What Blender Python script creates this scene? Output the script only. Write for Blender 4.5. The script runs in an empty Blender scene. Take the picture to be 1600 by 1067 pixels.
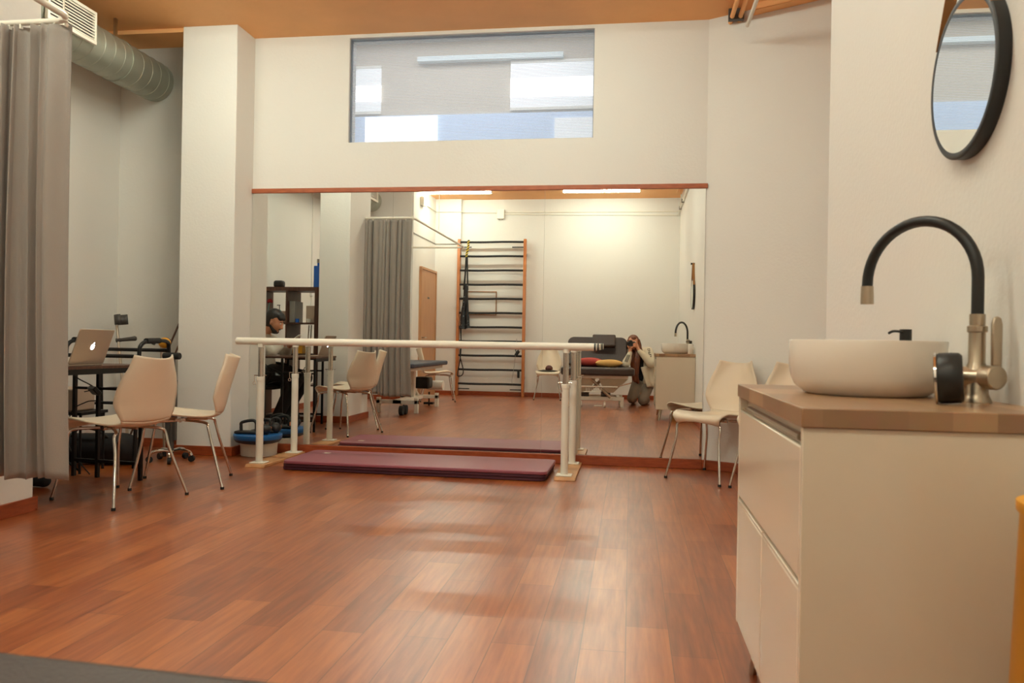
import bpy, bmesh, math, random
from mathutils import Vector, Matrix, Quaternion
random.seed(7)
C = bpy.context
SC = C.scene
COL = SC.collection
PI = math.pi
# ------------------------------------------------------------------ camera
YAW, ROLL, PITCH, CAMH, FPX = .1481, .0171, .0007, .95, 1242.67
fw = Vector((-math.sin(YAW) * math.cos(PITCH), math.cos(YAW) * math.cos(PITCH), math.sin(PITCH)))
r0 = Vector((math.cos(YAW), math.sin(YAW), 0))
u0 = r0.cross(fw)
rt = r0 * math.cos(ROLL) + u0 * math.sin(ROLL)
up = -r0 * math.sin(ROLL) + u0 * math.cos(ROLL)
cd = bpy.data.cameras.new('camera')
cam = bpy.data.objects.new('camera', cd)
COL.objects.link(cam)
cam.matrix_world = Matrix(((rt.x, up.x, -fw.x, 0), (rt.y, up.y, -fw.y, 0), (rt.z, up.z, -fw.z, CAMH), (0, 0, 0, 1)))
cd.sensor_width = 36
cd.lens = FPX * 36 / 1600
cd.clip_start = .02
cd.dof.use_dof = True
cd.dof.focus_distance = 8.0
cd.dof.aperture_fstop = 6.5
SC.camera = cam
# ------------------------------------------------------------------ world, exposure, sampling
w = bpy.data.worlds.new('world')
SC.world = w
w.use_nodes = True
w.node_tree.nodes['Background'].inputs[0].default_value = (.75, .85, 1, 1)
w.node_tree.nodes['Background'].inputs[1].default_value = .12
vs = SC.view_settings
vs.view_transform = 'Standard'
vs.look = 'None'
vs.exposure = 1.78
vs.gamma = 1
vs.use_curve_mapping = False
cy = SC.cycles
cy.use_denoising = True
cy.max_bounces = 14
cy.diffuse_bounces = 6
cy.glossy_bounces = 6
cy.transmission_bounces = 8
cy.transparent_max_bounces = 12
cy.sample_clamp_indirect = 60
cy.caustics_reflective = True
LAMP_E = 20.0                        # strength of the ceiling tubes
LAMP_COL = (.90, 1.0, .86)

# ------------------------------------------------------------------ materials
def lin(c):
    c = c / 255
    return c / 12.92 if c <= .04045 else ((c + .055) / 1.055) ** 2.4
def rgb(r, g, b): return (lin(r), lin(g), lin(b), 1)
def newmat(name):
    m = bpy.data.materials.new(name)
    m.use_nodes = True
    return m, m.node_tree.nodes, m.node_tree.links, m.node_tree.nodes['Principled BSDF']
def mat(name, c, rough=.5, metal=0, var=.06, scale=6, bump=0, bscale=60, **kw):
    m, n, l, b = newmat(name)
    tc = n.new('ShaderNodeTexCoord')
    nz = n.new('ShaderNodeTexNoise'); nz.inputs['Scale'].default_value = scale; nz.inputs['Detail'].default_value = 4
    l.new(tc.outputs['Object'], nz.inputs['Vector'])
    cr = n.new('ShaderNodeMixRGB'); cr.blend_type = 'MIX'
    cr.inputs[1].default_value = tuple(x * (1 - var) for x in c[:3]) + (1,)
    cr.inputs[2].default_value = tuple(min(1, x * (1 + var)) for x in c[:3]) + (1,)
    l.new(nz.outputs['Fac'], cr.inputs[0]); l.new(cr.outputs[0], b.inputs['Base Color'])
    b.inputs['Roughness'].default_value = rough
    b.inputs['Metallic'].default_value = metal
    if bump:
        n2 = n.new('ShaderNodeTexNoise'); n2.inputs['Scale'].default_value = bscale; n2.inputs['Detail'].default_value = 3
        l.new(tc.outputs['Object'], n2.inputs['Vector'])
        bp = n.new('ShaderNodeBump'); bp.inputs['Strength'].default_value = bump; bp.inputs['Distance'].default_value = .01
        l.new(n2.outputs['Fac'], bp.inputs['Height']); l.new(bp.outputs[0], b.inputs['Normal'])
    for k, v in kw.items():
        b.inputs[k].default_value = v
    return m
def emis(name, c, s):
    m, n, l, b = newmat(name)
    b.inputs['Base Color'].default_value = (.8, .8, .8, 1)
    b.inputs['Emission Color'].default_value = tuple(c) + (1,)
    b.inputs['Emission Strength'].default_value = s
    return m
def wood(name, c1, c2, rough=.45, sx=3, sy=3, sz=30, axis_scale=None):
    m, n, l, b = newmat(name)
    tc = n.new('ShaderNodeTexCoord'); mp = n.new('ShaderNodeMapping')
    mp.inputs['Scale'].default_value = (sx, sy, sz)
    nz = n.new('ShaderNodeTexNoise'); nz.inputs['Scale'].default_value = 3; nz.inputs['Detail'].default_value = 6
    l.new(tc.outputs['Object'], mp.inputs[0]); l.new(mp.outputs[0], nz.inputs['Vector'])
    rp = n.new('ShaderNodeValToRGB'); rp.color_ramp.elements[0].position = .35; rp.color_ramp.elements[1].position = .68
    rp.color_ramp.elements[0].color = c1; rp.color_ramp.elements[1].color = c2
    l.new(nz.outputs['Fac'], rp.inputs[0]); l.new(rp.outputs[0], b.inputs['Base Color'])
    b.inputs['Roughness'].default_value = rough
    return m
M = {}
M['wall'] = mat('wall_paint', rgb(227, 224, 218), .75, var=.025, scale=1.3, bump=.12, bscale=55)
M['ceil'] = mat('ceiling_paint', rgb(244, 182, 120), .7, var=.12, scale=2.2, bump=.35, bscale=9)
M['base'] = wood('baseboard_wood', rgb(140, 62, 30), rgb(165, 78, 40), .35, 4, 4, 20)
M['trimwood'] = wood('trim_wood', rgb(160, 84, 50), rgb(182, 100, 62), .4, 4, 4, 20)
M['chair'] = mat('cream_plastic', rgb(226, 208, 184), .32, var=.02)
M['chrome'] = mat('chrome', rgb(215, 208, 200), .12, 1, var=.02)
M['steel'] = mat('brushed_steel', rgb(185, 170, 150), .3, 1, var=.05, scale=20)
M['white'] = mat('white_enamel', rgb(232, 226, 212), .35, var=.02)
M['whitegloss'] = mat('gloss_lacquer', rgb(222, 208, 186), .12, var=.01)
M['ceramic'] = mat('ceramic', rgb(228, 218, 205), .12, var=.015)
M['black'] = mat('black_plastic', rgb(26, 24, 23), .42, var=.15)
M['blackmetal'] = mat('black_metal', rgb(24, 22, 22), .4, .3, var=.1)
M['rubber'] = mat('black_rubber', rgb(30, 28, 27), .7, var=.15)
M['darkgrey'] = mat('dark_grey_plastic', rgb(75, 70, 66), .5, var=.1)
M['grey'] = mat('grey_plastic', rgb(140, 134, 126), .5, var=.08)
M['duct'] = mat('galvanised_steel', rgb(164, 166, 152), .38, .5, var=.12, scale=9)
M['curtain'] = mat('grey_curtain_cloth', rgb(150, 140, 132), .55, var=.06, scale=5, bump=.25, bscale=300)
M['curtain'].node_tree.nodes['Principled BSDF'].inputs['Sheen Weight'].default_value = .25
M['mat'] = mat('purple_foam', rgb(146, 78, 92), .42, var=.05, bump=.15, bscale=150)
M['mat_shade'] = mat('shaded_purple_foam', rgb(78, 34, 50), .7, var=.05)  # darker copy of the purple foam: shade on the pile's sides put into colour
M['blue'] = mat('blue_plastic', rgb(30, 96, 158), .35, var=.08)
M['leather'] = mat('brown_black_leatherette', rgb(58, 43, 38), .42, var=.06, bump=.15, bscale=180)
M['navy'] = mat('navy_leatherette', rgb(48, 54, 72), .42, var=.06)
M['laddwood'] = wood('oiled_pine', rgb(170, 98, 48), rgb(196, 122, 66), .4, 20, 20, 1.5)
M['darkwood'] = wood('dark_brown_veneer', rgb(70, 40, 26), rgb(92, 56, 38), .45, 20, 20, 2)
M['door'] = wood('door_veneer', rgb(186, 136, 96), rgb(200, 150, 108), .45, 12, 12, 1)
M['platewood'] = wood('pale_plywood', rgb(186, 132, 84), rgb(206, 152, 102), .45, 6, 2, 6)
M['red'] = mat('red_cloth', rgb(176, 62, 52), .75, var=.06, bump=.2, bscale=90)
M['yellowcloth'] = mat('yellow_cloth', rgb(218, 168, 96), .75, var=.06, bump=.2, bscale=90)
M['yellow'] = mat('yellow_plastic', rgb(222, 156, 40), .45, var=.05)
M['alu'] = mat('aluminium', rgb(196, 180, 162), .34, .65, var=.03)
M['jacket'] = mat('cream_jacket_cloth', rgb(214, 200, 176), .8, var=.05, scale=14, bump=.4, bscale=40)
M['jeans'] = mat('grey_trouser_cloth', rgb(134, 118, 102), .85, var=.12, scale=12, bump=.3, bscale=50)
M['darkcloth'] = mat('black_cloth', rgb(34, 31, 32), .85, var=.12)
M['shirt'] = mat('pale_grey_shirt_cloth', rgb(196, 186, 172), .8, var=.05, scale=10, bump=.4, bscale=40)
M['skin'] = mat('skin', rgb(204, 142, 108), .5, var=.05)
M['hair'] = wood('auburn_hair', rgb(70, 34, 18), rgb(134, 70, 36), .42, 45, 45, 2.5)
M['darkhair'] = wood('dark_hair', rgb(20, 16, 15), rgb(46, 37, 32), .5, 45, 45, 4)
M['ink'] = mat('black_print', rgb(30, 30, 34), .6, var=.05)
M['bluebottle'] = mat('blue_bottle', rgb(28, 92, 186), .25, var=.05)
M['teal'] = mat('teal_glass', rgb(96, 158, 146), .2, var=.05)
M['beige'] = mat('beige_card', rgb(180, 158, 138), .7, var=.05)
M['redflower'] = mat('red_petals', rgb(150, 22, 18), .6, var=.2)
M['strap'] = mat('tan_leather_strap', rgb(150, 100, 50), .5, var=.1)
M['paper'] = mat('white_paper', rgb(235, 230, 218), .8, var=.02)
M['sticker'] = mat('orange_sticker', rgb(214, 120, 62), .5, var=.1)
M['blueframe'] = mat('blue_grey_frame', rgb(120, 128, 140), .45, var=.04)
M['glow'] = emis('lamp_diffuser', LAMP_COL, LAMP_E)
M['logo'] = emis('lit_logo', (.9, .95, 1), 3)
def mirror_mat():
    m, n, l, b = newmat('mirror_silver')
    for x in list(n):
        if x.type == 'BSDF_PRINCIPLED': n.remove(x)
    g = n.new('ShaderNodeBsdfGlossy'); g.inputs['Color'].default_value = (.86, .87, .84, 1); g.inputs['Roughness'].default_value = 0
    l.new(g.outputs[0], n['Material Output'].inputs[0])
    return m
M['mirror'] = mirror_mat()
def floor_mat():
    m, n, l, b = newmat('laminate_planks')
    tc = n.new('ShaderNodeTexCoord'); mp = n.new('ShaderNodeMapping')
    mp.inputs['Rotation'].default_value = (0, 0, PI / 2)
    l.new(tc.outputs['Object'], mp.inputs[0])
    br = n.new('ShaderNodeTexBrick')
    br.offset = .37; br.offset_frequency = 2; br.squash = 1
    br.inputs['Scale'].default_value = 1
    br.inputs['Brick Width'].default_value = .62; br.inputs['Row Height'].default_value = .14
    br.inputs['Mortar Size'].default_value = .0012; br.inputs['Mortar Smooth'].default_value = .3
    br.inputs['Color1'].default_value = (0, 0, 0, 1); br.inputs['Color2'].default_value = (1, 1, 1, 1)
    br.inputs['Mortar'].default_value = (.2, .2, .2, 1)
    l.new(mp.outputs[0], br.inputs['Vector'])
    mp2 = n.new('ShaderNodeMapping'); mp2.inputs['Scale'].default_value = (14, .9, 1)
    l.new(tc.outputs['Object'], mp2.inputs[0])
    nz = n.new('ShaderNodeTexNoise'); nz.inputs['Scale'].default_value = 3; nz.inputs['Detail'].default_value = 7; nz.inputs['Roughness'].default_value = .6
    l.new(mp2.outputs[0], nz.inputs['Vector'])
    mx = n.new('ShaderNodeMath'); mx.operation = 'MULTIPLY_ADD'
    l.new(br.outputs['Color'], mx.inputs[0]); mx.inputs[1].default_value = .3
    l.new(nz.outputs['Fac'], mx.inputs[2])
    rp = n.new('ShaderNodeValToRGB')
    e = rp.color_ramp.elements
    e[0].position = .30; e[0].color = rgb(104, 42, 12)
    e[1].position = .9; e[1].color = rgb(180, 102, 48)
    x = e.new(.58); x.color = rgb(146, 70, 25)
    l.new(mx.outputs[0], rp.inputs[0])
    mm = n.new('ShaderNodeMixRGB'); mm.inputs[2].default_value = rgb(76, 30, 10)
    l.new(br.outputs['Fac'], mm.inputs[0]); l.new(rp.outputs[0], mm.inputs[1])
    l.new(mm.outputs[0], b.inputs['Base Color'])
    b.inputs['IOR'].default_value = 1.55
    b.inputs['Coat Weight'].default_value = .55; b.inputs['Coat Roughness'].default_value = .30; b.inputs['Coat IOR'].default_value = 1.6
    n3 = n.new('ShaderNodeTexNoise'); n3.inputs['Scale'].default_value = 5
    l.new(tc.outputs['Object'], n3.inputs['Vector'])
    mr = n.new('ShaderNodeMapRange'); mr.inputs[3].default_value = .27; mr.inputs[4].default_value = .36
    l.new(n3.outputs['Fac'], mr.inputs[0]); l.new(mr.outputs[0], b.inputs['Roughness'])
    return m
M['floor'] = floor_mat()
def butcher_mat():
    m, n, l, b = newmat('butcher_block')
    tc = n.new('ShaderNodeTexCoord')
    br = n.new('ShaderNodeTexBrick'); br.inputs['Scale'].default_value = 1
    br.inputs['Brick Width'].default_value = .075; br.inputs['Row Height'].default_value = .22; br.inputs['Mortar Size'].default_value = .0
    br.inputs['Color1'].default_value = rgb(150, 112, 80); br.inputs['Color2'].default_value = rgb(198, 156, 114); br.inputs['Mortar'].default_value = rgb(110, 75, 48)
    l.new(tc.outputs['Object'], br.inputs['Vector'])
    nz = n.new('ShaderNodeTexNoise'); nz.inputs['Scale'].default_value = 22
    l.new(tc.outputs['Object'], nz.inputs['Vector'])
    mx = n.new('ShaderNodeMixRGB'); mx.blend_type = 'MULTIPLY'; mx.inputs[0].default_value = .25
    l.new(br.outputs['Color'], mx.inputs[1]); l.new(nz.outputs['Color'], mx.inputs[2]); l.new(mx.outputs[0], b.inputs['Base Color'])
    b.inputs['Roughness'].default_value = .3; b.inputs['IOR'].default_value = 1.6
    return m
M['butcher'] = butcher_mat()
def ribbed_mat():
    # multiwall polycarbonate: clear flutes between milky horizontal webs
    m, n, l, b = newmat('ribbed_polycarbonate')
    n.remove(b)
    tc = n.new('ShaderNodeTexCoord')
    wv = n.new('ShaderNodeTexWave'); wv.bands_direction = 'Z'; wv.inputs['Scale'].default_value = 26
    l.new(tc.outputs['Object'], wv.inputs['Vector'])
    tr = n.new('ShaderNodeBsdfTransparent'); tr.inputs[0].default_value = (.93, .95, .97, 1)
    tl = n.new('ShaderNodeBsdfTranslucent'); tl.inputs[0].default_value = (.9, .92, .95, 1)
    df = n.new('ShaderNodeBsdfDiffuse'); df.inputs[0].default_value = (.75, .76, .78, 1)
    a = n.new('ShaderNodeMixShader'); a.inputs[0].default_value = .5
    l.new(tl.outputs[0], a.inputs[1]); l.new(df.outputs[0], a.inputs[2])
    mr = n.new('ShaderNodeMapRange'); mr.inputs[3].default_value = .06; mr.inputs[4].default_value = .5
    l.new(wv.outputs['Fac'], mr.inputs[0])
    s = n.new('ShaderNodeMixShader'); l.new(mr.outputs[0], s.inputs[0]); l.new(tr.outputs[0], s.inputs[1]); l.new(a.outputs[0], s.inputs[2])
    l.new(s.outputs[0], n['Material Output'].inputs[0])
    return m
M['ribbed'] = ribbed_mat()
def tape_mat():
    m, n, l, b = newmat('yellow_black_webbing')
    tc = n.new('ShaderNodeTexCoord'); mp = n.new('ShaderNodeMapping'); mp.inputs['Rotation'].default_value = (0, .7, 0)
    l.new(tc.outputs['Object'], mp.inputs[0])
    wv = n.new('ShaderNodeTexWave'); wv.bands_direction = 'Z'; wv.inputs['Scale'].default_value = 9
    l.new(mp.outputs[0], wv.inputs['Vector'])
    rp = n.new('ShaderNodeValToRGB'); rp.color_ramp.interpolation = 'CONSTANT'
    rp.color_ramp.elements[0].color = rgb(24, 22, 20); rp.color_ramp.elements[1].position = .5; rp.color_ramp.elements[1].color = rgb(220, 190, 60)
    l.new(wv.outputs['Fac'], rp.inputs[0]); l.new(rp.outputs[0], b.inputs['Base Color'])
    b.inputs['Roughness'].default_value = .7
    return m
M['tape'] = tape_mat()
def speckle_mat():
    m, n, l, b = newmat('speckled_black_cloth')
    tc = n.new('ShaderNodeTexCoord'); v = n.new('ShaderNodeTexVoronoi'); v.inputs['Scale'].default_value = 22
    l.new(tc.outputs['Object'], v.inputs['Vector'])
    rp = n.new('ShaderNodeValToRGB'); rp.color_ramp.elements[0].position = .12; rp.color_ramp.elements[0].color = rgb(170, 180, 190)
    rp.color_ramp.elements[1].position = .2; rp.color_ramp.elements[1].color = rgb(22, 22, 26)
    l.new(v.outputs['Distance'], rp.inputs[0]); l.new(rp.outputs[0], b.inputs['Base Color'])
    return m
M['speckle'] = speckle_mat()

# ------------------------------------------------------------------ mesh helpers
class MB:
    def __init__(s): s.v = []; s.f = []
    def add(s, vs, fs):
        o = len(s.v); s.v += [Vector(p) for p in vs]; s.f += [tuple(i + o for i in f) for f in fs]; return s
    def box(s, x0, x1, y0, y1, z0, z1, mtx=None):
        vs = [Vector(p) for p in ((x0, y0, z0), (x1, y0, z0), (x1, y1, z0), (x0, y1, z0), (x0, y0, z1), (x1, y0, z1), (x1, y1, z1), (x0, y1, z1))]
        if mtx: vs = [mtx @ p for p in vs]
        return s.add(vs, [(0, 3, 2, 1), (4, 5, 6, 7), (0, 1, 5, 4), (1, 2, 6, 5), (2, 3, 7, 6), (3, 0, 4, 7)])
    def tube(s, pts, r, n=12, caps=True, closed=False):
        pts = [Vector(p) for p in pts]
        rs = r if isinstance(r, (list, tuple)) else [r] * len(pts)
        m = len(pts)
        t0 = (pts[1] - pts[0]).normalized()
        a = Vector((0, 0, 1)) if abs(t0.z) < .9 else Vector((1, 0, 0))
        u = t0.cross(a).normalized()
        vs = []
        prev = t0
        for i, p in enumerate(pts):
            if closed: t = (pts[(i + 1) % m] - pts[i - 1]).normalized()
            else: t = (pts[min(i + 1, m - 1)] - pts[max(i - 1, 0)]).normalized()
            q = prev.rotation_difference(t); u = (q @ u); u = (u - t * u.dot(t)).normalized(); prev = t
            v = t.cross(u)
            for k in range(n):
                an = 2 * PI * k / n
                vs.append(p + (u * math.cos(an) + v * math.sin(an)) * rs[i])
        fs = []
        for i in range(m if closed else m - 1):
            j = (i + 1) % m
            for k in range(n):
                k2 = (k + 1) % n
                fs.append((i * n + k, i * n + k2, j * n + k2, j * n + k))
        if caps and not closed:
            fs.append(tuple(range(n - 1, -1, -1))); fs.append(tuple((m - 1) * n + k for k in range(n)))
        return s.add(vs, fs)
    def cyl(s, a, b, r, n=20): return s.tube([a, b], r, n)
    def lathe(s, prof, n=32, mtx=None):
        vs = []; fs = []
        for (r, z) in prof:
            for k in range(n):
                a = 2 * PI * k / n
                vs.append(Vector((r * math.cos(a), r * math.sin(a), z)))
        m = len(prof)
        for i in range(m - 1):
            for k in range(n):
                k2 = (k + 1) % n
                fs.append((i * n + k, i * n + k2, (i + 1) * n + k2, (i + 1) * n + k))
        if prof[0][0] > 1e-5: fs.append(tuple(range(n - 1, -1, -1)))
        if prof[-1][0] > 1e-5: fs.append(tuple((m - 1) * n + k for k in range(n)))
        if mtx: vs = [mtx @ p for p in vs]
        return s.add(vs, fs)
    def ball(s, c, r, n=16, sc=(1, 1, 1)):
        prof = [(max(1e-6, math.sin(PI * i / n)) * 1, -math.cos(PI * i / n)) for i in range(n + 1)]
        return s.lathe([(a * 1, b) for a, b in prof], n * 2 if n < 12 else 24, Matrix.Translation(c) @ Matrix.Diagonal((r * sc[0], r * sc[1], r * sc[2], 1)))
    def prism(s, poly, axis, a, b, mtx=None):
        # poly = 2D points; axis 'x','y','z' is the extrusion axis
        def P(p, t):
            if axis == 'x': return (t, p[0], p[1])
            if axis == 'y': return (p[0], t, p[1])
            return (p[0], p[1], t)
        n = len(poly)
        vs = [Vector(P(p, a)) for p in poly] + [Vector(P(p, b)) for p in poly]
        if mtx: vs = [mtx @ v for v in vs]
        fs = [tuple(range(n)), tuple(range(2 * n - 1, n - 1, -1))] + [(i, (i + 1) % n, n + (i + 1) % n, n + i) for i in range(n)]
        return s.add(vs, fs)
    def grid(s, fn, nu, nv, thick=0):
        vs = [Vector(fn(i / nu, j / nv)) for i in range(nu + 1) for j in range(nv + 1)]
        fs = [(i * (nv + 1) + j, (i + 1) * (nv + 1) + j, (i + 1) * (nv + 1) + j + 1, i * (nv + 1) + j + 1) for i in range(nu) for j in range(nv)]
        return s.add(vs, fs)
def link(name, me, parent=None):
    o = bpy.data.objects.new(name, me); COL.objects.link(o)
    if parent:
        o.parent = parent
        mi = parent.matrix_basis.copy()
        par = parent.parent
        while par: mi = par.matrix_basis @ mi; par = par.parent
        o.matrix_parent_inverse = Matrix.Identity(4)
    return o
def obj(name, mb, m, parent=None, bevel=0, seg=2, smooth=35, solid=0, sub=0, local=True):
    me = bpy.data.meshes.new(name)
    me.from_pydata([tuple(v) for v in mb.v], [], mb.f)
    bm = bmesh.new(); bm.from_mesh(me)
    bmesh.ops.remove_doubles(bm, verts=bm.verts, dist=1e-6)
    if not solid: bmesh.ops.recalc_face_normals(bm, faces=bm.faces)
    bm.to_mesh(me); bm.free()
    me.materials.append(M[m] if isinstance(m, str) else m)
    me.polygons.foreach_set('use_smooth', [True] * len(me.polygons))
    me.set_sharp_from_angle(angle=math.radians(smooth))
    o = link(name, me, parent)
    if sub:
        d = o.modifiers.new('sub', 'SUBSURF'); d.levels = sub; d.render_levels = sub
    if solid:
        d = o.modifiers.new('solid', 'SOLIDIFY'); d.thickness = solid; d.offset = 0
    if bevel:
        d = o.modifiers.new('bev', 'BEVEL'); d.width = bevel; d.segments = seg; d.limit_method = 'ANGLE'; d.angle_limit = math.radians(40); d.harden_normals = False
    return o
def tag(o, label=None, cat=None, group=None, kind=None):
    if label: o['label'] = label
    if cat: o['category'] = cat
    if group: o['group'] = group
    if kind: o['kind'] = kind
    return o
def thing(name, label, cat, loc=(0, 0, 0), rz=0, group=None):
    o = bpy.data.objects.new(name, None); COL.objects.link(o)
    o.empty_display_size = .05
    o.location = loc; o.rotation_euler = (0, 0, rz)
    return tag(o, label, cat, group)
def struct(name, mb, m, **k):
    return tag(obj(name, mb, m, **k), kind='structure')
def dup(root, loc, rz, label=None, scale=None):
    r = root.copy(); COL.objects.link(r); r.location = loc; r.rotation_euler = (0, 0, rz)
    if label: r['label'] = label
    for ch in list(root.children):
        c = ch.copy(); COL.objects.link(c); c.parent = r
        for g in ch.children:
            d = g.copy(); COL.objects.link(d); d.parent = c
    return r
def T(x, y, z): return Matrix.Translation((x, y, z))
def RZ(a): return Matrix.Rotation(a, 4, 'Z')
def RX(a): return Matrix.Rotation(a, 4, 'X')
def RY(a): return Matrix.Rotation(a, 4, 'Y')
def arc(p, n=8):
    """smooth Catmull-Rom through points"""
    p = [Vector(q) for q in p]
    out = []
    for i in range(len(p) - 1):
        a = p[max(i - 1, 0)]; b = p[i]; c = p[i + 1]; d = p[min(i + 2, len(p) - 1)]
        for k in range(n):
            t = k / n
            out.append(.5 * ((2 * b) + (c - a) * t + (2 * a - 5 * b + 4 * c - d) * t * t + (-a + 3 * b - 3 * c + d) * t ** 3))
    out.append(p[-1])
    return out
def lump(name, caps, m, parent, voxel=.008, smooth_it=3, deform=None):
    """tapered limbs melted into ONE continuous skin"""
    mb = MB()
    for (a, ra, b, rb) in caps:
        a = Vector(a); b = Vector(b)
        d = b - a
        L = max(d.length, 1e-4)
        q = Vector((0, 0, 1)).rotation_difference(d.normalized() if d.length > 1e-5 else Vector((0, 0, 1)))
        mt = T(*a) @ q.to_matrix().to_4x4()
        prof = []
        for i in range(7): an = PI / 2 * i / 6; prof.append((max(1e-6, ra * math.sin(an)), -ra * math.cos(an)))
        for i in range(7): an = PI / 2 * i / 6; prof.append((max(1e-6, rb * math.cos(an)), L + rb * math.sin(an)))
        mb.lathe(prof, 16, mt)
    if deform: mb.v = [deform(v) for v in mb.v]
    me = bpy.data.meshes.new(name); me.from_pydata([tuple(v) for v in mb.v], [], mb.f)
    tmp = bpy.data.objects.new(name, me); COL.objects.link(tmp)
    d = tmp.modifiers.new('r', 'REMESH'); d.mode = 'VOXEL'; d.voxel_size = voxel
    d = tmp.modifiers.new('s', 'SMOOTH'); d.factor = .5; d.iterations = smooth_it
    dg = C.evaluated_depsgraph_get()
    me2 = bpy.data.meshes.new_from_object(tmp.evaluated_get(dg))
    bpy.data.objects.remove(tmp); me2.name = name
    me2.materials.clear(); me2.materials.append(M[m])
    me2.polygons.foreach_set('use_smooth', [True] * len(me2.polygons))
    return link(name, me2, parent)

# ------------------------------------------------------------------ the room
D = 6.255           # silvered face of the big mirror
H = 3.454
XL, XR = -3.15, .555
wx0, wx1, wz0, wz1 = -2.325, -.32, 2.566, 3.425
YW = D + .008       # painted wall behind the mirror
struct('floor', MB().box(-4.7, 2.6, -1.6, 6.6, -.06, 0), 'floor')
b = MB().box(-4.7, 2.6, -1.6, 6.46, H, H + .12)
struct('ceiling', b, 'ceil')
b = MB()
b.box(XL, wx0, YW, YW + .16, 0, H).box(wx1, XR, YW, YW + .16, 0, H).box(wx0, wx1, YW, YW + .16, 0, wz0).box(wx0, wx1, YW, YW + .16, wz1, H)
struct('wall_front', b, 'wall')
b = MB().prism([(XR, YW), (2.5, 5.23), (2.5, 5.4), (XR, YW + .16)], 'z', 0, H)
struct('wall_slanted', b, 'wall')
struct('wall_right', MB().box(.8, 2.5, -1.5, 3.45, 0, H), 'wall')
struct('wall_recess', MB().box(2.5, 2.6, 3.45, 5.4, 0, H), 'wall')
struct('wall_back', MB().box(-4.6, .8, -1.5, -1.3, 0, H), 'wall')
struct('wall_left', MB().box(-4.6, -4.4, .23, 6.46, 0, H), 'wall')
struct('wall_alcove', MB().box(-4.4, -3.6, 6.3, 6.46, 0, H).box(-3.6, -3.15, 6.3, 6.46, 0, H), 'wall')
struct('wall_inner_left', MB().box(-4.6, -3.45, -1.3, .23, 0, H), 'wall')
struct('wall_pier', MB().box(-3.45, -2.99, -1.3, -1.21, 0, H), 'wall')
struct('wall_column_front', MB().box(-3.62, XL, 5.96, 6.3, 0, H), 'wall', bevel=.006)
struct('wall_column_left', MB().box(-3.53, -3.17, 3.15, 3.86, 0, H), 'wall', bevel=.006)
struct('trim_1', MB().box(-4.4, -3.62, 5.98, 6.3, H - .035, H), 'ceil', bevel=.004)
b = MB().prism([(.86, 6.10), (2.5, 5.215), (2.5, 5.11), (.86, 5.995)], 'z', H - .05, H)
struct('trim_2', b, 'ceil')
# baseboards
bh = .074
struct('baseboard_front', MB().box(XL, XR, YW - .03, YW, 0, bh), 'base', bevel=.004)
nx, ny = -.47, -.8827
struct('baseboard_slanted', MB().prism([(XR, YW), (2.5, 5.23), (2.5, 5.205), (XR, YW - .025)], 'z', 0, bh), 'base', bevel=.004)
struct('baseboard_right', MB().box(.782, .8, -1.3, 1.5, 0, bh).box(.782, .8, 2.5, 3.45, 0, bh), 'base')
struct('baseboard_back', MB().box(-2.99, .782, -1.3, -1.282, 0, bh), 'base')
struct('baseboard_pier', MB().box(-3.45, -2.975, -1.21, -1.195, 0, bh), 'base')
struct('baseboard_left', MB().box(-3.45, -3.434, -.17, .23, 0, bh).box(-3.45, -3.434, -1.195, -1.17, 0, bh), 'base')
struct('baseboard_alcove', MB().box(-4.4, -3.62, 6.284, 6.3, 0, bh).box(-4.4, -4.384, .25, 6.284, 0, bh).box(-4.4, -3.45, .23, .246, 0, bh), 'base')
struct('baseboard_column_front', MB().box(-3.64, -3.132, 5.942, 5.96, 0, bh).box(-3.15, -3.132, 5.96, 6.233, 0, bh), 'base', bevel=.003)
struct('baseboard_column_left', MB().box(-3.547, -3.153, 3.86, 3.877, 0, bh).box(-3.17, -3.153, 3.15, 3.86, 0, bh), 'base', bevel=.003)
struct('trim_3', MB().box(XL, XR + .01, YW - .022, YW, 2.155, 2.192), 'trimwood', bevel=.003)
# window with its ribbed sheet, and the room that shows through it
wf = struct('window_1', MB().box(wx0, wx0 + .012, YW + .03, YW + .06, wz0, wz1).box(wx1 - .006, wx1, YW + .03, YW + .06, wz0, wz1)
            .box(wx0 + .012, wx1 - .006, YW + .03, YW + .06, wz1 - .012, wz1).box(wx0 + .012, wx1 - .006, YW + .03, YW + .06, wz0, wz0 + .005), 'blueframe')
obj('pane', MB().box(wx0 + .012, wx1 - .006, YW + .042, YW + .048, wz0 + .005, wz1 - .012), 'ribbed', wf)
M['nextwall'] = mat('next_room_plaster', rgb(196, 184, 166), .9, var=.05)
M['nextblue'] = mat('pale_blue_paint', rgb(200, 220, 246), .8, var=.03)
M['beamgrey'] = mat('pale_grey_green_paint', rgb(214, 224, 222), .8, var=.02)
M['day'] = emis('daylit_glass', (.95, .98, 1.0), .5)
M['daysoft'] = emis('dim_daylit_glass', (.93, .96, .95), .11)
# next room: far wall at Y = 9.4, soffit, upper ceiling; heights follow the sight lines over the sill
struct('wall_next_room', MB().box(-6.5, 2.2, 9.4, 9.5, 1.5, 6.5), 'nextwall')
struct('ceiling_next_room', MB().box(-6.5, 2.2, 6.7, 9.4, 4.72, 4.8), 'nextwall')
struct('wall_next_room_low', MB().box(-6.5, 2.2, 9.36, 9.4, 3.0, 3.68), 'nextblue')

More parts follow.
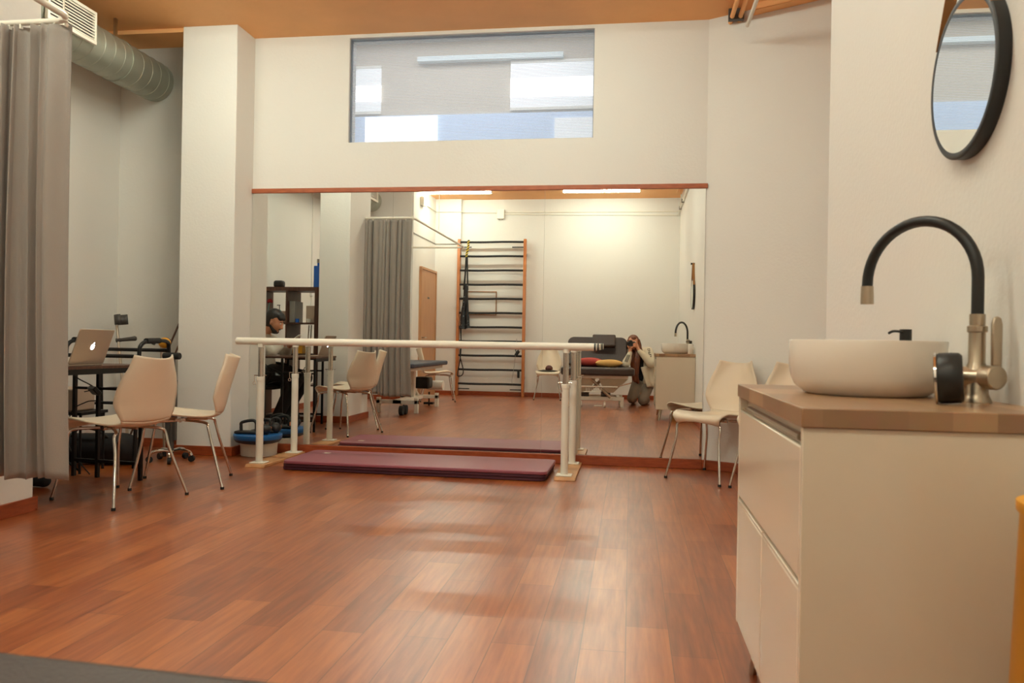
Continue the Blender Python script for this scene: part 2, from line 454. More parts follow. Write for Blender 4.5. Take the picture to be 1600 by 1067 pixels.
# ------------------------------------------------------------------ big mirror
for i, (a, c, lab) in enumerate([(-3.148, -1.93, 'left panel of the big frameless wall mirror, beside the white column'),
                              (-1.929, -.69, 'middle panel of the big frameless wall mirror, behind the purple mats'),
                              (-.689, .552, 'right panel of the big frameless wall mirror, next to the white chairs')]):
    t = obj('mirror_panel', MB().box(a, c, D, YW, .0755, 2.155), 'mirror')
    tag(t, lab, 'mirror', 'mirror panels on the wall')

# things in the next room, seen through the ribbed sheet
def nextwin(x0, x1, z0, z1, zb0, zb1, lab):
    t = thing('daylit_window', lab, 'window', ((x0 + x1) / 2, 9.36, z0), 0, 'windows of the next room')
    hw = (x1 - x0) / 2
    obj('frame', MB().box(-hw, hw, 0, .03, -.03, 0).box(-hw, hw, 0, .03, z1 - z0, z1 - z0 + .03), 'white', t)
    obj('pane', MB().box(-hw, hw, .01, .03, 0, zb0 - z0).box(-hw, hw, .01, .03, zb1 - z0, z1 - z0), 'daysoft', t)
    obj('bright_pane', MB().box(-hw, hw, .005, .03, zb0 - z0, zb1 - z0), 'day', t)
nextwin(-3.6, -3.07, 3.74, 4.27, 3.86, 4.06, 'bright window glimpsed at the left through the ribbed sheet')
nextwin(-1.47, -.35, 3.74, 4.27, 3.86, 4.09, 'bright window glimpsed at the right through the ribbed sheet')
tag(obj('lit_sheet', MB().box(-3.25, -2.35, 9.33, 9.36, 3.36, 3.66), 'day'), 'white lit panel low at the left behind the ribbed sheet', 'lit panel')
tag(obj('lit_sheet', MB().box(-.93, -.3, 9.33, 9.36, 3.36, 3.6), 'daysoft'), 'white lit panel low at the right behind the ribbed sheet', 'lit panel')
tag(obj('light_strip', MB().box(-2.6, -.84, 9.30, 9.40, 4.31, 4.37), 'beamgrey'), 'pale horizontal strip high up behind the ribbed sheet', 'light strip')
def area(name, loc, sx, sy, power, col, rot=(0, 0, 0)):
    l = bpy.data.lights.new(name, 'AREA'); l.shape = 'RECTANGLE'; l.size = sx; l.size_y = sy; l.energy = power; l.color = col
    o = bpy.data.objects.new(name, l); COL.objects.link(o); o.location = loc; o.rotation_euler = rot
    return o
area('next_room_fill', (-2, 8.3, 4.65), 3, 1.2, 20, (.93, .96, 1))  # unseen lamp added out of view to brighten the next room's walls

# ------------------------------------------------------------------ ceiling lamps
def ceiling_lamp(x, y, rz, lab, L=1.25):
    t = thing('ceiling_lamp', lab, 'ceiling lamp', (x, y, H - .06), rz, 'linear ceiling lamps')
    obj('housing', MB().box(-L / 2, L / 2, -.05, .05, .035, .06), 'white', t, bevel=.006)
    n = 10; b = MB()
    poly = [(.045 * math.cos(PI + PI * k / n), .035 + .034 * math.sin(PI + PI * k / n)) for k in range(n + 1)]
    b.prism(poly, 'x', -L / 2 + .01, L / 2 - .01)
    obj('diffuser', b, 'glow', t, smooth=60)
    for s in (-1, 1):
        obj('end_cap', MB().prism([(p[0] * 1.06, p[1]) for p in poly], 'x', s * (L / 2 - .012), s * L / 2), 'white', t)
    return t
ceiling_lamp(-2.93, -.42, 0, 'linear ceiling lamp beside the left wall, above the wall bars')
ceiling_lamp(-.51, -.42, 0, 'linear ceiling lamp above the treatment couch and the photographer')
ceiling_lamp(-2.93, 2.25, 0, 'linear ceiling lamp in mid room on the curtain side')
ceiling_lamp(-.51, 2.25, 0, 'linear ceiling lamp in mid room on the washbasin side')
ceiling_lamp(-2.93, 4.75, 0, 'linear ceiling lamp before the big mirror on the curtain side')
ceiling_lamp(-.51, 4.75, 0, 'linear ceiling lamp before the big mirror on the washbasin side')

# ------------------------------------------------------------------ parallel bars
PX = [(-2.71, 5.56), (-2.69, 6.13), (-.445, 5.56), (-.432, 6.13)]
RZc = .924
t = thing('parallel_bars', 'white parallel walking bars on four telescopic posts in front of the wall mirror', 'parallel bars', (-1.57, 5.85, 0))
ox, oy = -1.57, 5.85
for y, xa, xb in ((5.56, -2.905, -.232), (6.13, -2.87, -.232)):
    rail = obj('handrail', MB().tube([(xa - ox, y - oy, RZc), (xb - ox, y - oy, RZc)], .0265, 24), 'white', t, bevel=.006, seg=3)
    for x in (xb - .013,):
        obj('black_ring', MB().tube([(x - ox - .006, y - oy, RZc), (x - ox + .006, y - oy, RZc)], .0272, 24), 'black', rail)
for (x, y) in PX:
    X, Y = x - ox, y - oy
    p = obj('post', MB().cyl((X, Y, .03), (X, Y, .655), .0265, 24), 'white', t)
    obj('collar', MB().cyl((X, Y, .63), (X, Y, .662), .029, 24), 'white', p, bevel=.003)
    obj('foot_plate', MB().box(X - .055, X + .055, Y - .05, Y + .05, .022, .032), 'white', p, bevel=.003)
    obj('inner_tube', MB().cyl((X, Y, .655), (X, Y, .885), .0205, 24), 'chrome', t)
    obj('saddle', MB().cyl((X, Y, .88), (X, Y, .905), .024, 24), 'white', t)
    pin = obj('locking_pin', MB().cyl((X - .05, Y, .672), (X + .045, Y, .672), .004, 8), 'chrome', t)
    obj('pin_ring', MB().tube([(X - .032 + .011 * math.cos(a * PI / 8), Y - .034, .615 + .011 * math.sin(a * PI / 8)) for a in range(16)], .0018, 6, closed=True)
        .cyl((X - .032, Y - .032, .626), (X - .045, Y - .01, .672), .0015, 6), 'chrome', pin)
    for k in range(4):
        pass
for x in (-2.705, -.435):
    bb = MB().prism([(5.47 - oy, 0), (6.225 - oy, 0), (6.215 - oy, .022), (5.485 - oy, .022)], 'x', x - ox - .075, x - ox + .075)
    obj('base_board', bb, 'platewood', t, bevel=.004)

# ------------------------------------------------------------------ purple exercise mats, folded pile
def rrect(x0, x1, y0, y1, r, n=6):
    out = []
    for (cx, cyy, a0) in ((x1 - r, y1 - r, 0), (x0 + r, y1 - r, 90), (x0 + r, y0 + r, 180), (x1 - r, y0 + r, 270)):
        for k in range(n + 1):
            a = math.radians(a0 + 90 * k / n); out.append((cx + r * math.cos(a), cyy + r * math.sin(a)))
    return out
for k in range(3):
    z0 = .001 + k * .0235
    o = obj('exercise_mat', MB().prism(rrect(-.96, .96, -.3, .3, .05), 'z', 0, .0225), 'mat', bevel=.005)
    o.location = (-1.52 + .008 * k, 5.72 - .01 * k, z0); o.rotation_euler = (0, 0, -.022 + .004 * k)
    tag(o, ['purple exercise mat lying directly on the floor, lowest of the pile', 'purple exercise mat in the middle of the pile of three',
            'purple exercise mat on top of the pile, with a small white emblem'][k], 'exercise mat', 'purple exercise mats piled before the mirror')
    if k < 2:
        o.data.materials[0] = M['mat_shade']  # lower mats painted darker than the glossy top one, as shaded sides
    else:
        e = MB()
        for q in range(3):
            a = 2 * PI * q / 3 + .5
            e.lathe([(.004, 0), (.014, 0), (.014, .0008), (.004, .0008)], 12, T(-.8 + .016 * math.cos(a), .15 + .016 * math.sin(a), .0226))
        e.box(-.83, -.77, .123, .13, .0226, .0234)
        obj('emblem', e, 'paper', o)

# ------------------------------------------------------------------ cream shell chairs
PROF = [(.235, .418, .17), (.245, .438, .185), (.225, .453, .200), (.16, .459, .212), (.08, .452, .216), (0, .442, .212), (-.08, .434, .203),
        (-.15, .431, .186), (-.205, .438, .168), (-.238, .462, .172), (-.257, .51, .196), (-.271, .57, .214), (-.289, .64, .210), (-.309, .71, .188), (-.328, .772, .158), (-.343, .822, .132)]
def shell_pt(u, v, lo=0, hi=None):
    hi = len(PROF) - 1 if hi is None else hi
    f = lo + u * (hi - lo)
    i = min(int(f), len(PROF) - 2); t = f - i
    def cr(k):
        p = [PROF[max(0, min(len(PROF) - 1, i + j))][k] for j in (-1, 0, 1, 2)]
        return .5 * ((2 * p[1]) + (p[2] - p[0]) * t + (2 * p[0] - 5 * p[1] + 4 * p[2] - p[3]) * t * t + (-p[0] + 3 * p[1] - 3 * p[2] + p[3]) * t ** 3)
    y, z, w_ = cr(0), cr(1), cr(2)
    s = 2 * v - 1
    bk = max(0, min(1, (f - 8) / 3)); ft = max(0, min(1, (3 - f) / 3))
    dish = s * s
    # seat dishes upward at the sides, back wraps forward
    zz = z + dish * (.02 * (1 - bk)) * (1 - ft) - ft * dish * .02
    yy = y + dish * bk * (.062 + .01 * (f - 11) * .3) - ft * dish * .03
    if f > 14: zz += (f - 14) * dish * .022
    # soft shoulders between seat and back
    return (s * w_, yy, zz)
def make_chair(lab, loc, rz, group):
    t = thing('shell_chair', lab, 'chair', loc, rz, group)
    obj('seat', MB().grid(lambda u, v: shell_pt(u, v, 0, 9), 30, 16), 'chair', t, solid=.010, smooth=60, sub=0)
    obj('backrest', MB().grid(lambda u, v: shell_pt(u, v, 9, 15), 24, 16), 'chair', t, solid=.010, smooth=60)
    obj('underframe', MB().cyl((-.11, 0, .418), (.11, 0, .418), .014, 12).box(-.10, .10, -.03, .03, .412, .428).cyl((0, -.15, .416), (0, .15, .416), .008, 10), 'chrome', t)
    for sx in (-1, 1):
        for sy in (-1, 1):
            fx = .255 if sy < 0 else .22
            fy = -.275 if sy < 0 else .265
            tx = .155; ty = -.165 if sy < 0 else .185
            pts = arc([(sx * .06, sy * .02, .414), (sx * .11, ty * .6, .412), (sx * tx, ty, .402), (sx * (tx + .022), ty + .012 * sy, .375), (sx * (tx + (fx - tx) * .35), ty + (fy - ty) * .35, .27), (sx * fx, fy, .012)], 6)
            lg = obj('leg', MB().tube(pts, .0088, 12), 'chrome', t)
            obj('foot_cap', MB().cyl((sx * fx, fy, 0), (sx * fx, fy, .016), .0115, 12), 'rubber', lg)
    return t
def face(cx, cy_, fx, fy): return math.atan2(fy, fx) - PI / 2
GA = 'cream shell chairs'
chA = make_chair('cream shell chair nearest the curtain, its back turned to the room', (-2.95, 4.26, 0), face(0, 0, -.525, .145), GA)
dup(chA, (-2.855, 4.775, 0), face(0, 0, -.49, -.20), 'cream shell chair seen side-on before the white column, at the black desk')
dup(chA, (.60, 5.845, 0), face(0, 0, -.62, -.78), 'cream shell chair at the right edge of the wall mirror, nearer the mirror')
dup(chA, (1.0, 5.585, 0), face(0, 0, -.52, -.82), 'cream shell chair in the recess mostly hidden by the washstand')
dup(chA, (-3.0, .28, 0), face(0, 0, .8, -.25), 'cream shell chair beside the veneered door, seen in the mirror')
dup(chA, (-1.36, -.80, 0), face(0, 0, .05, 1), 'cream shell chair with a black cap on it, left of the couch in the mirror')

# ------------------------------------------------------------------ washstand, basin, tap
VX0, VX1, VY0, VY1 = .3165, .80, 1.54, 2.435
t = thing('washstand', 'white lacquered washstand cabinet on tapered legs against the right wall', 'cabinet', (VX0, VY0, 0))
def L_(x0, x1, y0, y1, z0, z1): return MB().box(x0 - VX0, x1 - VX0, y0 - VY0, y1 - VY0, z0, z1)
x1 = VX1 - .002
g = .004
obj('side_panel', L_(VX0 + .004, x1, VY0 + .008, VY0 + .026, .14, .80), 'whitegloss', t, bevel=.0015)
obj('side_panel', L_(VX0 + .004, x1, VY1 - .026, VY1 - .008, .14, .80), 'whitegloss', t, bevel=.0015)
obj('carcass', L_(VX0 + .026, x1, VY0 + .026, VY1 - .026, .14, .80), 'whitegloss', t)
obj('grip_rail', MB().tube([(VX0 + .020 - VX0, VY0 + .1 - VY0, .772), (.020, VY1 - .1 - VY0, .772)], .008, 10).box(.012, .026, .026, VY1 - VY0 - .026, .764, .768), 'steel', t)
obj('drawer', L_(VX0 + .004, VX0 + .024, VY0 + .028, VY1 - .028, .512, .762), 'whitegloss', t, bevel=.003)
ym = (VY0 + VY1) / 2
for (a, c) in ((VY0 + .028, ym - .003), (ym + .003, VY1 - .028)):
    d = obj('door', L_(VX0 + .004, VX0 + .024, a, c, .145, .492), 'whitegloss', t, bevel=.003)
    obj('edge_grip', L_(VX0 + .004, VX0 + .020, a + .004, c - .004, .493, .502), 'whitegloss', d, bevel=.002)
for (x, y) in ((VX0 + .07, VY0 + .08), (VX0 + .07, VY1 - .08), (x1 - .08, VY0 + .08), (x1 - .08, VY1 - .08)):
    X, Y = x - VX0, y - VY0
    sy = -1 if Y < .4 else 1
    obj('leg', MB().tube([(X, Y, .14), (X - .02 if X < .2 else X + .01, Y + .035 * sy, 0)], [.022, .011], 14), 'steel', t)
ct = obj('countertop', L_(VX0, VX1, VY0, VY1, .8005, .837), 'butcher', None, bevel=.002)
ct.location = (VX0, VY0, 0)
tag(ct, 'brown butcher-block worktop lying on the white washstand', 'countertop')
bc = (.57, 2.055); br_ = .178
t = thing('vessel_basin', 'round white ceramic vessel basin standing on the wooden worktop', 'basin', (bc[0], bc[1], .8373))
obj('bowl', MB().lathe([(1e-6, 0), (.135, 0), (.143, .004), (.150, .010), (.165, .022), (.174, .042), (.178, .07), (.179, .128), (.1775, .131), (.174, .131), (.1725, .128), (.170, .07), (.162, .045), (.14, .03), (.02, .02), (1e-6, .02)], 56), 'ceramic', t, smooth=50)
obj('drain', MB().lathe([(1e-6, .019), (.022, .019), (.024, .021), (.02, .024), (1e-6, .024)], 24), 'chrome', t)
fx, fy = .737, 1.84
t = thing('kitchen_tap', 'steel mixer tap with a tall black hose spout arching over the basin', 'tap', (fx, fy, .8373))
dx, dy = (bc[0] - fx), (bc[1] - fy)
dl = math.hypot(dx, dy); dx /= dl; dy /= dl
obj('body', MB().lathe([(1e-6, 0), (.030, 0), (.030, .004), (.0265, .012), (.0235, .02), (.0235, .06), (.021, .075), (.0165, .085), (.0165, .15), (.02, .152), (.02, .163), (.017, .165), (1e-6, .165)], 28), 'steel', t, smooth=40)
rd = Vector((.37, -.93, 0)).normalized()     # towards the camera side
obj('valve', MB().cyl(Vector((-.035, .012, .055)), Vector((.03, -.02, .055)), .022, 28).cyl(Vector((.012, -.01, .055)), Vector((.012, -.01, .055)) + rd * .034, .026, 28), 'steel', t, bevel=.003)
lp = Vector((.012, -.01, .055)) + rd * .022
obj('lever', MB().prism([(-.012, 0), (.012, 0), (.013, .10), (.009, .114), (0, .118), (-.009, .114), (-.013, .10)], 'y', -.004, .004, T(lp.x + .006, lp.y, lp.z + .012) @ RZ(math.atan2(rd.y, rd.x) + PI / 2)), 'steel', t, bevel=.003)
top = 1.243 - .8373
R = .1355
pts = [(0, 0, .163), (0, 0, .20), (.0, .0, .245)]
cz = .268
for k in range(0, 25):
    a = PI * k / 24
    d_ = R - R * math.cos(a)
    pts.append((dx * d_, dy * d_, cz + (top - cz) * math.sin(a)))
end = pts[-1]
pts.append((end[0] + dx * .001, end[1] + dy * .001, cz - .006))
obj('hose', MB().tube(pts, .0125, 18), 'black', t, smooth=60)
obj('neck', MB().tube([(0, 0, .15), (0, 0, .19)], .0155, 20), 'steel', t)
obj('nozzle', MB().tube([(end[0], end[1], cz - .004), (end[0], end[1], cz - .045), (end[0], end[1], cz - .048)], [.0145, .0155, .0155], 20), 'steel', t, smooth=50)
# round clock/speaker, standing on edge
t = thing('round_speaker', 'small black drum-shaped speaker standing on the worktop in front of the tap', 'speaker', (.652, 1.755, .8373 + .054))
nrm = Vector((-.93, .37, -.06)).normalized()
q = Vector((0, 0, 1)).rotation_difference(nrm).to_matrix().to_4x4()
obj('case', MB().lathe([(1e-6, -.024), (.046, -.024), (.0515, -.018), (.0525, 0), (.0525, .017), (.050, .022), (1e-6, .022)], 40, q), 'black', t, smooth=40)
obj('rim', MB().lathe([(.0505, .0225), (.0535, .0225), (.0535, .027), (.0505, .027)], 40, q), 'chrome', t)
obj('grille', MB().lathe([(1e-6, .0225), (.050, .0225), (.049, .028), (1e-6, .029)], 40, q), 'darkgrey', t)
# soap dispenser behind the basin
t = thing('soap_dispenser', 'soap dispenser with a black pump behind the basin', 'soap dispenser', (.745, 2.315, .8373))
obj('bottle', MB().lathe([(1e-6, 0), (.032, 0), (.034, .004), (.034, .115), (.028, .125), (.014, .13), (1e-6, .13)], 28), 'ceramic', t, smooth=40)
obj('pump', MB().cyl((0, 0, .13), (0, 0, .166), .0155, 20).tube(arc([(0, 0, .158), (-.04, -.03, .160), (-.056, -.042, .154)], 4), .0035, 10), 'black', t)
# yellow container beyond the frame edge
t = thing('yellow_bin', 'yellow plastic bin standing at the right edge, before the washstand', 'bin', (.688, 1.30, 0))
b = MB(); n = 28
b.lathe([(1e-6, 0), (.118, 0), (.122, .01), (.095, .70), (.1, .705), (.1, .72), (.088, .72), (.11, .02), (1e-6, .02)], n)
obj('body', b, 'yellow', t, smooth=50)

# round wall mirror with a leather strap
t = thing('round_mirror', 'round black-framed mirror hung by a tan strap on the right wall above the basin', 'mirror', (.8, 2.037, 1.603))
q = RY(-PI / 2)
obj('frame', MB().lathe([(.176, .0), (.193, .0), (.195, .004), (.195, .028), (.192, .030), (.185, .030), (.1835, .03), (.176, .0285)], 72, q), 'black', t, smooth=40)
obj('glass', MB().lathe([(1e-6, .026), (.1845, .026), (.1845, .029), (1e-6, .029)], 72, q), 'mirror', t)
sp = []
for s in (1,):
    sp = [(0, .224 * math.cos(a), .224 * math.sin(a)) for a in (math.radians(125), math.radians(115))]
b = MB()
for s in (-1, 1):
    y0, z0 = .155 * s, .115
    b.add([(-.004, y0, z0), (-.032, y0, z0), (-.032, .012 * s, .40), (-.004, .012 * s, .40), (-.004, y0 + .003 * s, z0), (-.032, y0 + .003 * s, z0), (-.032, .015 * s, .402), (-.004, .015 * s, .402)],
          [(0, 1, 2, 3), (4, 7, 6, 5), (0, 4, 5, 1), (1, 5, 6, 2), (2, 6, 7, 3), (3, 7, 4, 0)])
obj('strap', b, 'strap', t)
obj('hook', MB().cyl((0, 0, .395), (-.045, 0, .395), .012, 18).cyl((-.045, 0, .395), (-.05, 0, .395), .016, 18), 'black', t)

# ------------------------------------------------------------------ pipes at the ceiling (right)
t = thing('ceiling_pipes', 'pair of orange-painted pipes running along the ceiling into the slanted wall', 'pipes', (.73, 0, H - .06))
for x in (-.025, .035):
    obj('pipe', MB().cyl((x, -.5, 0), (x, 6.17 - x * .5, 0), .017, 14), 'ceil', t)
    for y in (.5, 2.6, 4.6): pass
obj('clip', MB().box(-.05, .06, 6.07, 6.11, -.024, .06), 'darkgrey', t)

# ------------------------------------------------------------------ air duct and grilles
t = thing('air_duct', 'round spiral-seamed galvanised air duct running below the ceiling at the left', 'duct', (-4.07, 0, 3.125))
prof = []
y = .46
rr = .165
prof.append((1e-6, y)); prof.append((rr - .004, y)); prof.append((rr, y + .006))
while y < 6.2:
    y += .118
    prof += [(rr, y - .012), (rr + .003, y - .008), (rr + .003, y - .002), (rr, y + .002)]
prof += [(rr, 6.3)]
obj('pipe', MB().lathe(prof, 56, RX(-PI / 2)), 'duct', t, smooth=22)
for k, y in enumerate((1.6, 3.0, 5.75)):
    obj('hanger', MB().box(-.01, .01, y - .012, y + .012, rr, H - 3.125), 'steel', t)
    obj('band', MB().lathe([(rr + .005, -.012), (rr + .007, -.012), (rr + .007, .012), (rr + .005, .012)], 40, T(0, y, 0) @ RX(-PI / 2)), 'duct', t)
def grille(yc, lab):
    t = thing('air_grille', lab, 'air vent', (-3.885, yc, 3.172), 0, 'grilles on the air duct')
    hw, hh = .245, .118
    q = Matrix.Identity(4)
    f = MB()
    f.box(-.012, .012, -hw, hw, hh - .022, hh).box(-.012, .012, -hw, hw, -hh, -hh + .022).box(-.012, .012, -hw, -hw + .022, -hh + .022, hh - .022).box(-.012, .012, hw - .022, hw, -hh + .022, hh - .022)
    obj('frame', f, 'white', t, bevel=.002)
    n = 9
    for k in range(n):
        z = -hh + .022 + (k + .5) * (2 * hh - .044) / n
        obj('slat', MB().box(-.007, .007, -hw + .022, hw - .022, -.001, .001, T(0, 0, z) @ RY(math.radians(48))).box(.004, .009, -hw + .022, hw - .022, -.0045, .0045, T(0, 0, z)), 'white', t)
    obj('plenum', MB().box(-.09, -.012, -hw + .01, hw - .01, -hh + .01, hh - .01), 'duct', t)
    obj('black_backing', MB().box(-.0119, -.0105, -hw + .022, hw - .022, -hh + .022, hh - .022), 'black', t)  # flat black sheet closing the opening behind the slats
grille(5.02, 'white slatted grille on the duct above the end of the grey curtain')
grille(.97, 'white slatted grille at the capped end of the duct, seen in the mirror')

# ------------------------------------------------------------------ curtain rail and curtain
RXp, RY1, RY0, RZr = -2.575, 3.34, .41, 2.405
t = thing('curtain_rail', 'white U-shaped cubicle curtain rail hung from the ceiling on thin rods', 'curtain rail', (RXp, RY1, RZr))
rad = .09
pts = [(-.595, .0, 0), (-.3, 0, 0), (-rad, 0, 0)]
for k in range(1, 7):
    a = PI / 2 * k / 6
    pts.append((-rad + rad * math.sin(a), -rad + rad * math.cos(a), 0))
pts += [(0, -1, 0), (0, -2, 0), (0, RY0 - RY1 + rad, 0)]
for k in range(1, 7):
    a = PI / 2 * k / 6
    pts.append((-rad + rad * math.cos(a), RY0 - RY1 + rad - rad * math.sin(a), 0))
pts += [(-.5, RY0 - RY1, 0), (-3.45 - RXp, RY0 - RY1, 0)]
obj('track', MB().tube(pts, .014, 12), 'white', t, smooth=50)
for (x, y) in ((-.03, -.03), (0, -1.25)):
    obj('hanging_rod', MB().cyl((x, y, .0), (x, y, H - RZr), .004, 8), 'white', t)
obj('joint', MB().cyl((-.025, -.035, -.018), (-.025, -.035, .03), .018, 12), 'white', t)
cw = .60
def curt(u, v):
    # u along the rail, v from top to bottom; the leading hem hangs flat, the rest is gathered
    x = -u * cw
    k = max(0, (u - .17) / .83)
    ph = (k + .035 * math.sin(k * 13)) * 9 * 2 * PI
    amp = (.034 + .014 * math.sin(k * 17 + 1)) * min(1, k * 9) * (.75 + .35 * v)
    z = 2.388 - v * 2.085 - .03 * v * (1 - k) + (.010 * math.sin(u * 11) if v > .98 else 0)
    y = amp * math.sin(ph + .5 * math.sin(v * 2.2 + u * 5)) + .010 * math.sin(3 * v + u * 20) + .012 * math.sin(u * 26 + 1) * (1 - min(1, k * 9))
    x += .014 * math.cos(ph) * min(1, k * 9) + .022 * (v ** 2.5) * (1 - u) - .012 * math.sin(v * PI) * (1 - u)
    return (x, y, z)
t = thing('curtain', 'grey floor-length cubicle curtain drawn together at the left', 'curtain', (-2.588, 3.335, 0))
obj('drape', MB().grid(curt, 230, 60), 'curtain', t, solid=.003, smooth=80)
for k in range(10):
    u = (k + .4) / 10.3
    obj('glider', MB().box(-u * cw - .004, -u * cw + .004, -.006, .010, 2.375, 2.394), 'white', t)

# ------------------------------------------------------------------ desk, laptop
t = thing('desk', 'black steel-framed desk with a thin top beside the grey curtain', 'desk', (-3.245, 4.02, 0), -.11)
DX0, DX1, DY0, DY1, DZ = -3.72, -3.15, 4.0, 4.8, .762
def K(x0, x1, y0, y1, z0, z1): return MB().box(x0 + 3.15, x1 + 3.15, y0 - 4.0, y1 - 4.0, z0, z1)
obj('desktop', K(DX0, DX1, DY0, DY1, DZ - .018, DZ), 'darkwood', t, bevel=.002)
for y, xr in ((DY0, DX1 - .16), (DY1 - .022, DX1 - .022)):
    for x in (DX0 + .02, DX1 - .36, xr):
        if x == DX1 - .36 and y == DY0: continue
        obj('leg', K(x, x + .022, y, y + .022, 0, DZ - .018), 'blackmetal', t)
    obj('stretcher', K(DX0 + .03, xr + .01, y + .002, y + .02, .10, .12), 'blackmetal', t)
    obj('side_rail', K(DX0 + .03, xr + .01, y + .002, y + .02, .585, .602), 'blackmetal', t)
obj('apron', K(DX0, DX1, DY0 + .03, DY0 + .05, DZ - .05, DZ - .018).box(DX1 - .03 + 3.15, 0, .03, .77, DZ - .05, DZ - .018), 'blackmetal', t)
t = thing('laptop', 'silver laptop with a glowing fruit logo on its lid, open on the black desk', 'laptop', (-3.36, 4.37, DZ + .0005), 0)
obj('base', MB().box(-.11, .11, -.155, .155, 0, .012), 'alu', t, bevel=.004)
obj('keyboard', MB().box(-.085, .02, -.135, .135, .0121, .0135), 'black', t)
# lid: hinged along the +X edge, back faces the room
la = math.radians(20)
lm = T(.11, 0, .012) @ RY(la)
ld = obj('lid', MB().prism([(p[0], p[1]) for p in rrect(-.155, .155, 0, .222, .012)], 'x', -.004, .004, lm), 'alu', t, bevel=.0015)
obj('screen', MB().box(-.0052, -.0041, -.145, .145, .012, .212, lm), 'black', ld)
ap = []
for k in range(40):
    a = 2 * PI * k / 40
    r = .017 * (1 - .10 * math.cos(2 * a)) * (1 - .13 * math.exp(-((a - PI / 2) / .35) ** 2) - .08 * math.exp(-((a - 3 * PI / 2) / .3) ** 2))
    y_, z_ = r * math.cos(a), r * math.sin(a)
    dd = math.hypot(y_ - .0215, z_ - .002)
    if dd < .0088:
        s = .0088 / max(dd, 1e-4); y_, z_ = .0215 + (y_ - .0215) * s, .002 + (z_ - .002) * s
    ap.append((y_, z_ + .111))
lg = MB().prism(ap, 'x', .0042, .0052, lm)
lg.prism([(0, .131), (.004, .1315), (.007, .135), (.008, .140), (.003, .138), (.0, .134)], 'x', .0042, .0052, lm)
obj('lit_logo', lg, 'logo', ld)

# ------------------------------------------------------------------ dark brown cube shelf with its things
_before = set(bpy.data.objects)
SX0, SX1, SY0, SY1 = -4.385, -3.605, 3.32, 3.71
SHX = .01      # whole group sits against the column
t = thing('shelving_unit', 'dark brown open cube shelving unit standing behind the left column', 'shelf', (SX0, SY0, 0))
def S_(x0, x1, y0, y1, z0, z1): return MB().box(x0 - SX0, x1 - SX0, y0 - SY0, y1 - SY0, z0, z1)
ST = 1.55
obj('top_board', S_(SX0, SX1, SY0, SY1, ST - .045, ST), 'darkwood', t)
obj('base_board', S_(SX0, SX1, SY0, SY1, .0, .04), 'darkwood', t)
for x in (SX0, SX1 - .045):
    obj('side_board', S_(x, x + .045, SY0, SY1, .04, ST - .045), 'darkwood', t)
obj('divider', S_(-4.005, -3.985, SY0, SY1, .04, ST - .045), 'darkwood', t)
ZS = [.04 + k * .3625 for k in range(5)]
for z in ZS[1:4]:
    obj('shelf_board', S_(SX0 + .045, -4.005, SY0, SY1, z - .008, z + .008), 'darkwood', t)
    obj('shelf_board', S_(-3.985, SX1 - .045, SY0, SY1, z - .008, z + .008), 'darkwood', t)
s3 = ZS[3] + .0085; s2 = ZS[2] + .0085; s1 = ZS[1] + .0085
tag(obj('speaker', MB().box(-4.22, -4.10, 3.5, 3.6, ST + .0005, ST + .085), 'black', None, bevel=.028, seg=5), 'small rounded black speaker on top of the brown shelf', 'speaker')
t = thing('bottle', 'tall blue square bottle with a grey cap on top of the brown shelf', 'bottle', (-3.665, 3.60, ST + .0005))
obj('body', MB().box(-.038, .038, -.025, .025, 0, .255).cyl((.01, 0, .255), (.01, 0, .29), .014, 14), 'bluebottle', t, bevel=.006)
obj('cap', MB().cyl((.01, 0, .29), (.01, 0, .335), .017, 16), 'grey', t)
t = thing('flower_vase', 'red flower in a dark vase on the upper shelf', 'flower', (-4.27, 3.62, s3))
obj('vase', MB().lathe([(1e-6, 0), (.03, 0), (.04, .04), (.022, .1), (.024, .11), (1e-6, .11)], 20), 'black', t, smooth=50)
obj('stem', MB().cyl((0, 0, .1), (.03, .01, .24), .003, 6), 'teal', t)
obj('bloom', MB().ball((.035, .01, .255), .028, 10, (1, 1, .8)).ball((.052, .01, .245), .018, 8).ball((.02, .02, .243), .018, 8), 'redflower', t, smooth=30)
t = thing('pump_bottle', 'teal pump bottle on the upper shelf beside the red flower', 'bottle', (-4.13, 3.6, s3))
obj('bottle', MB().lathe([(1e-6, 0), (.034, 0), (.036, .006), (.036, .12), (.018, .14), (.012, .15), (1e-6, .15)], 20), 'teal', t, smooth=50)
obj('pump', MB().cyl((0, 0, .15), (0, 0, .2), .005, 8).box(-.03, .008, -.006, .006, .198, .208), 'darkgrey', t)
tag(obj('box', MB().box(-4.095, -4.02, 3.48, 3.62, s3, s3 + .135), 'beige', bevel=.002), 'beige box beside the teal pump bottle on the upper shelf', 'box')
tag(obj('binder', MB().box(-3.98, -3.915, 3.42, 3.66, s3, s3 + .25), 'grey', bevel=.003), 'tall grey binder leaning against the divider of the upper shelf', 'binder')
tag(obj('jar', MB().lathe([(1e-6, 0), (.022, 0), (.022, .045), (1e-6, .045)], 16, T(-3.88, 3.66, s3)), 'bluebottle', smooth=40), 'small dark blue jar next to the grey binder', 'jar')
tag(obj('folder_box', MB().box(-3.79, -3.66, 3.40, 3.62, s3, s3 + .2), 'beige', bevel=.002), 'beige magazine box at the right of the upper shelf', 'box')
tag(obj('cup', MB().lathe([(1e-6, 0), (.02, 0), (.026, .045), (.023, .045), (.018, .004), (1e-6, .004)], 16, T(-3.74, 3.66, s3)), 'white', smooth=40), 'small white cup in front of the beige magazine box', 'cup')
tag(obj('box', MB().box(-3.95, -3.83, 3.45, 3.62, s2, s2 + .135), 'yellow', bevel=.002), 'ochre yellow box on the second shelf', 'box')
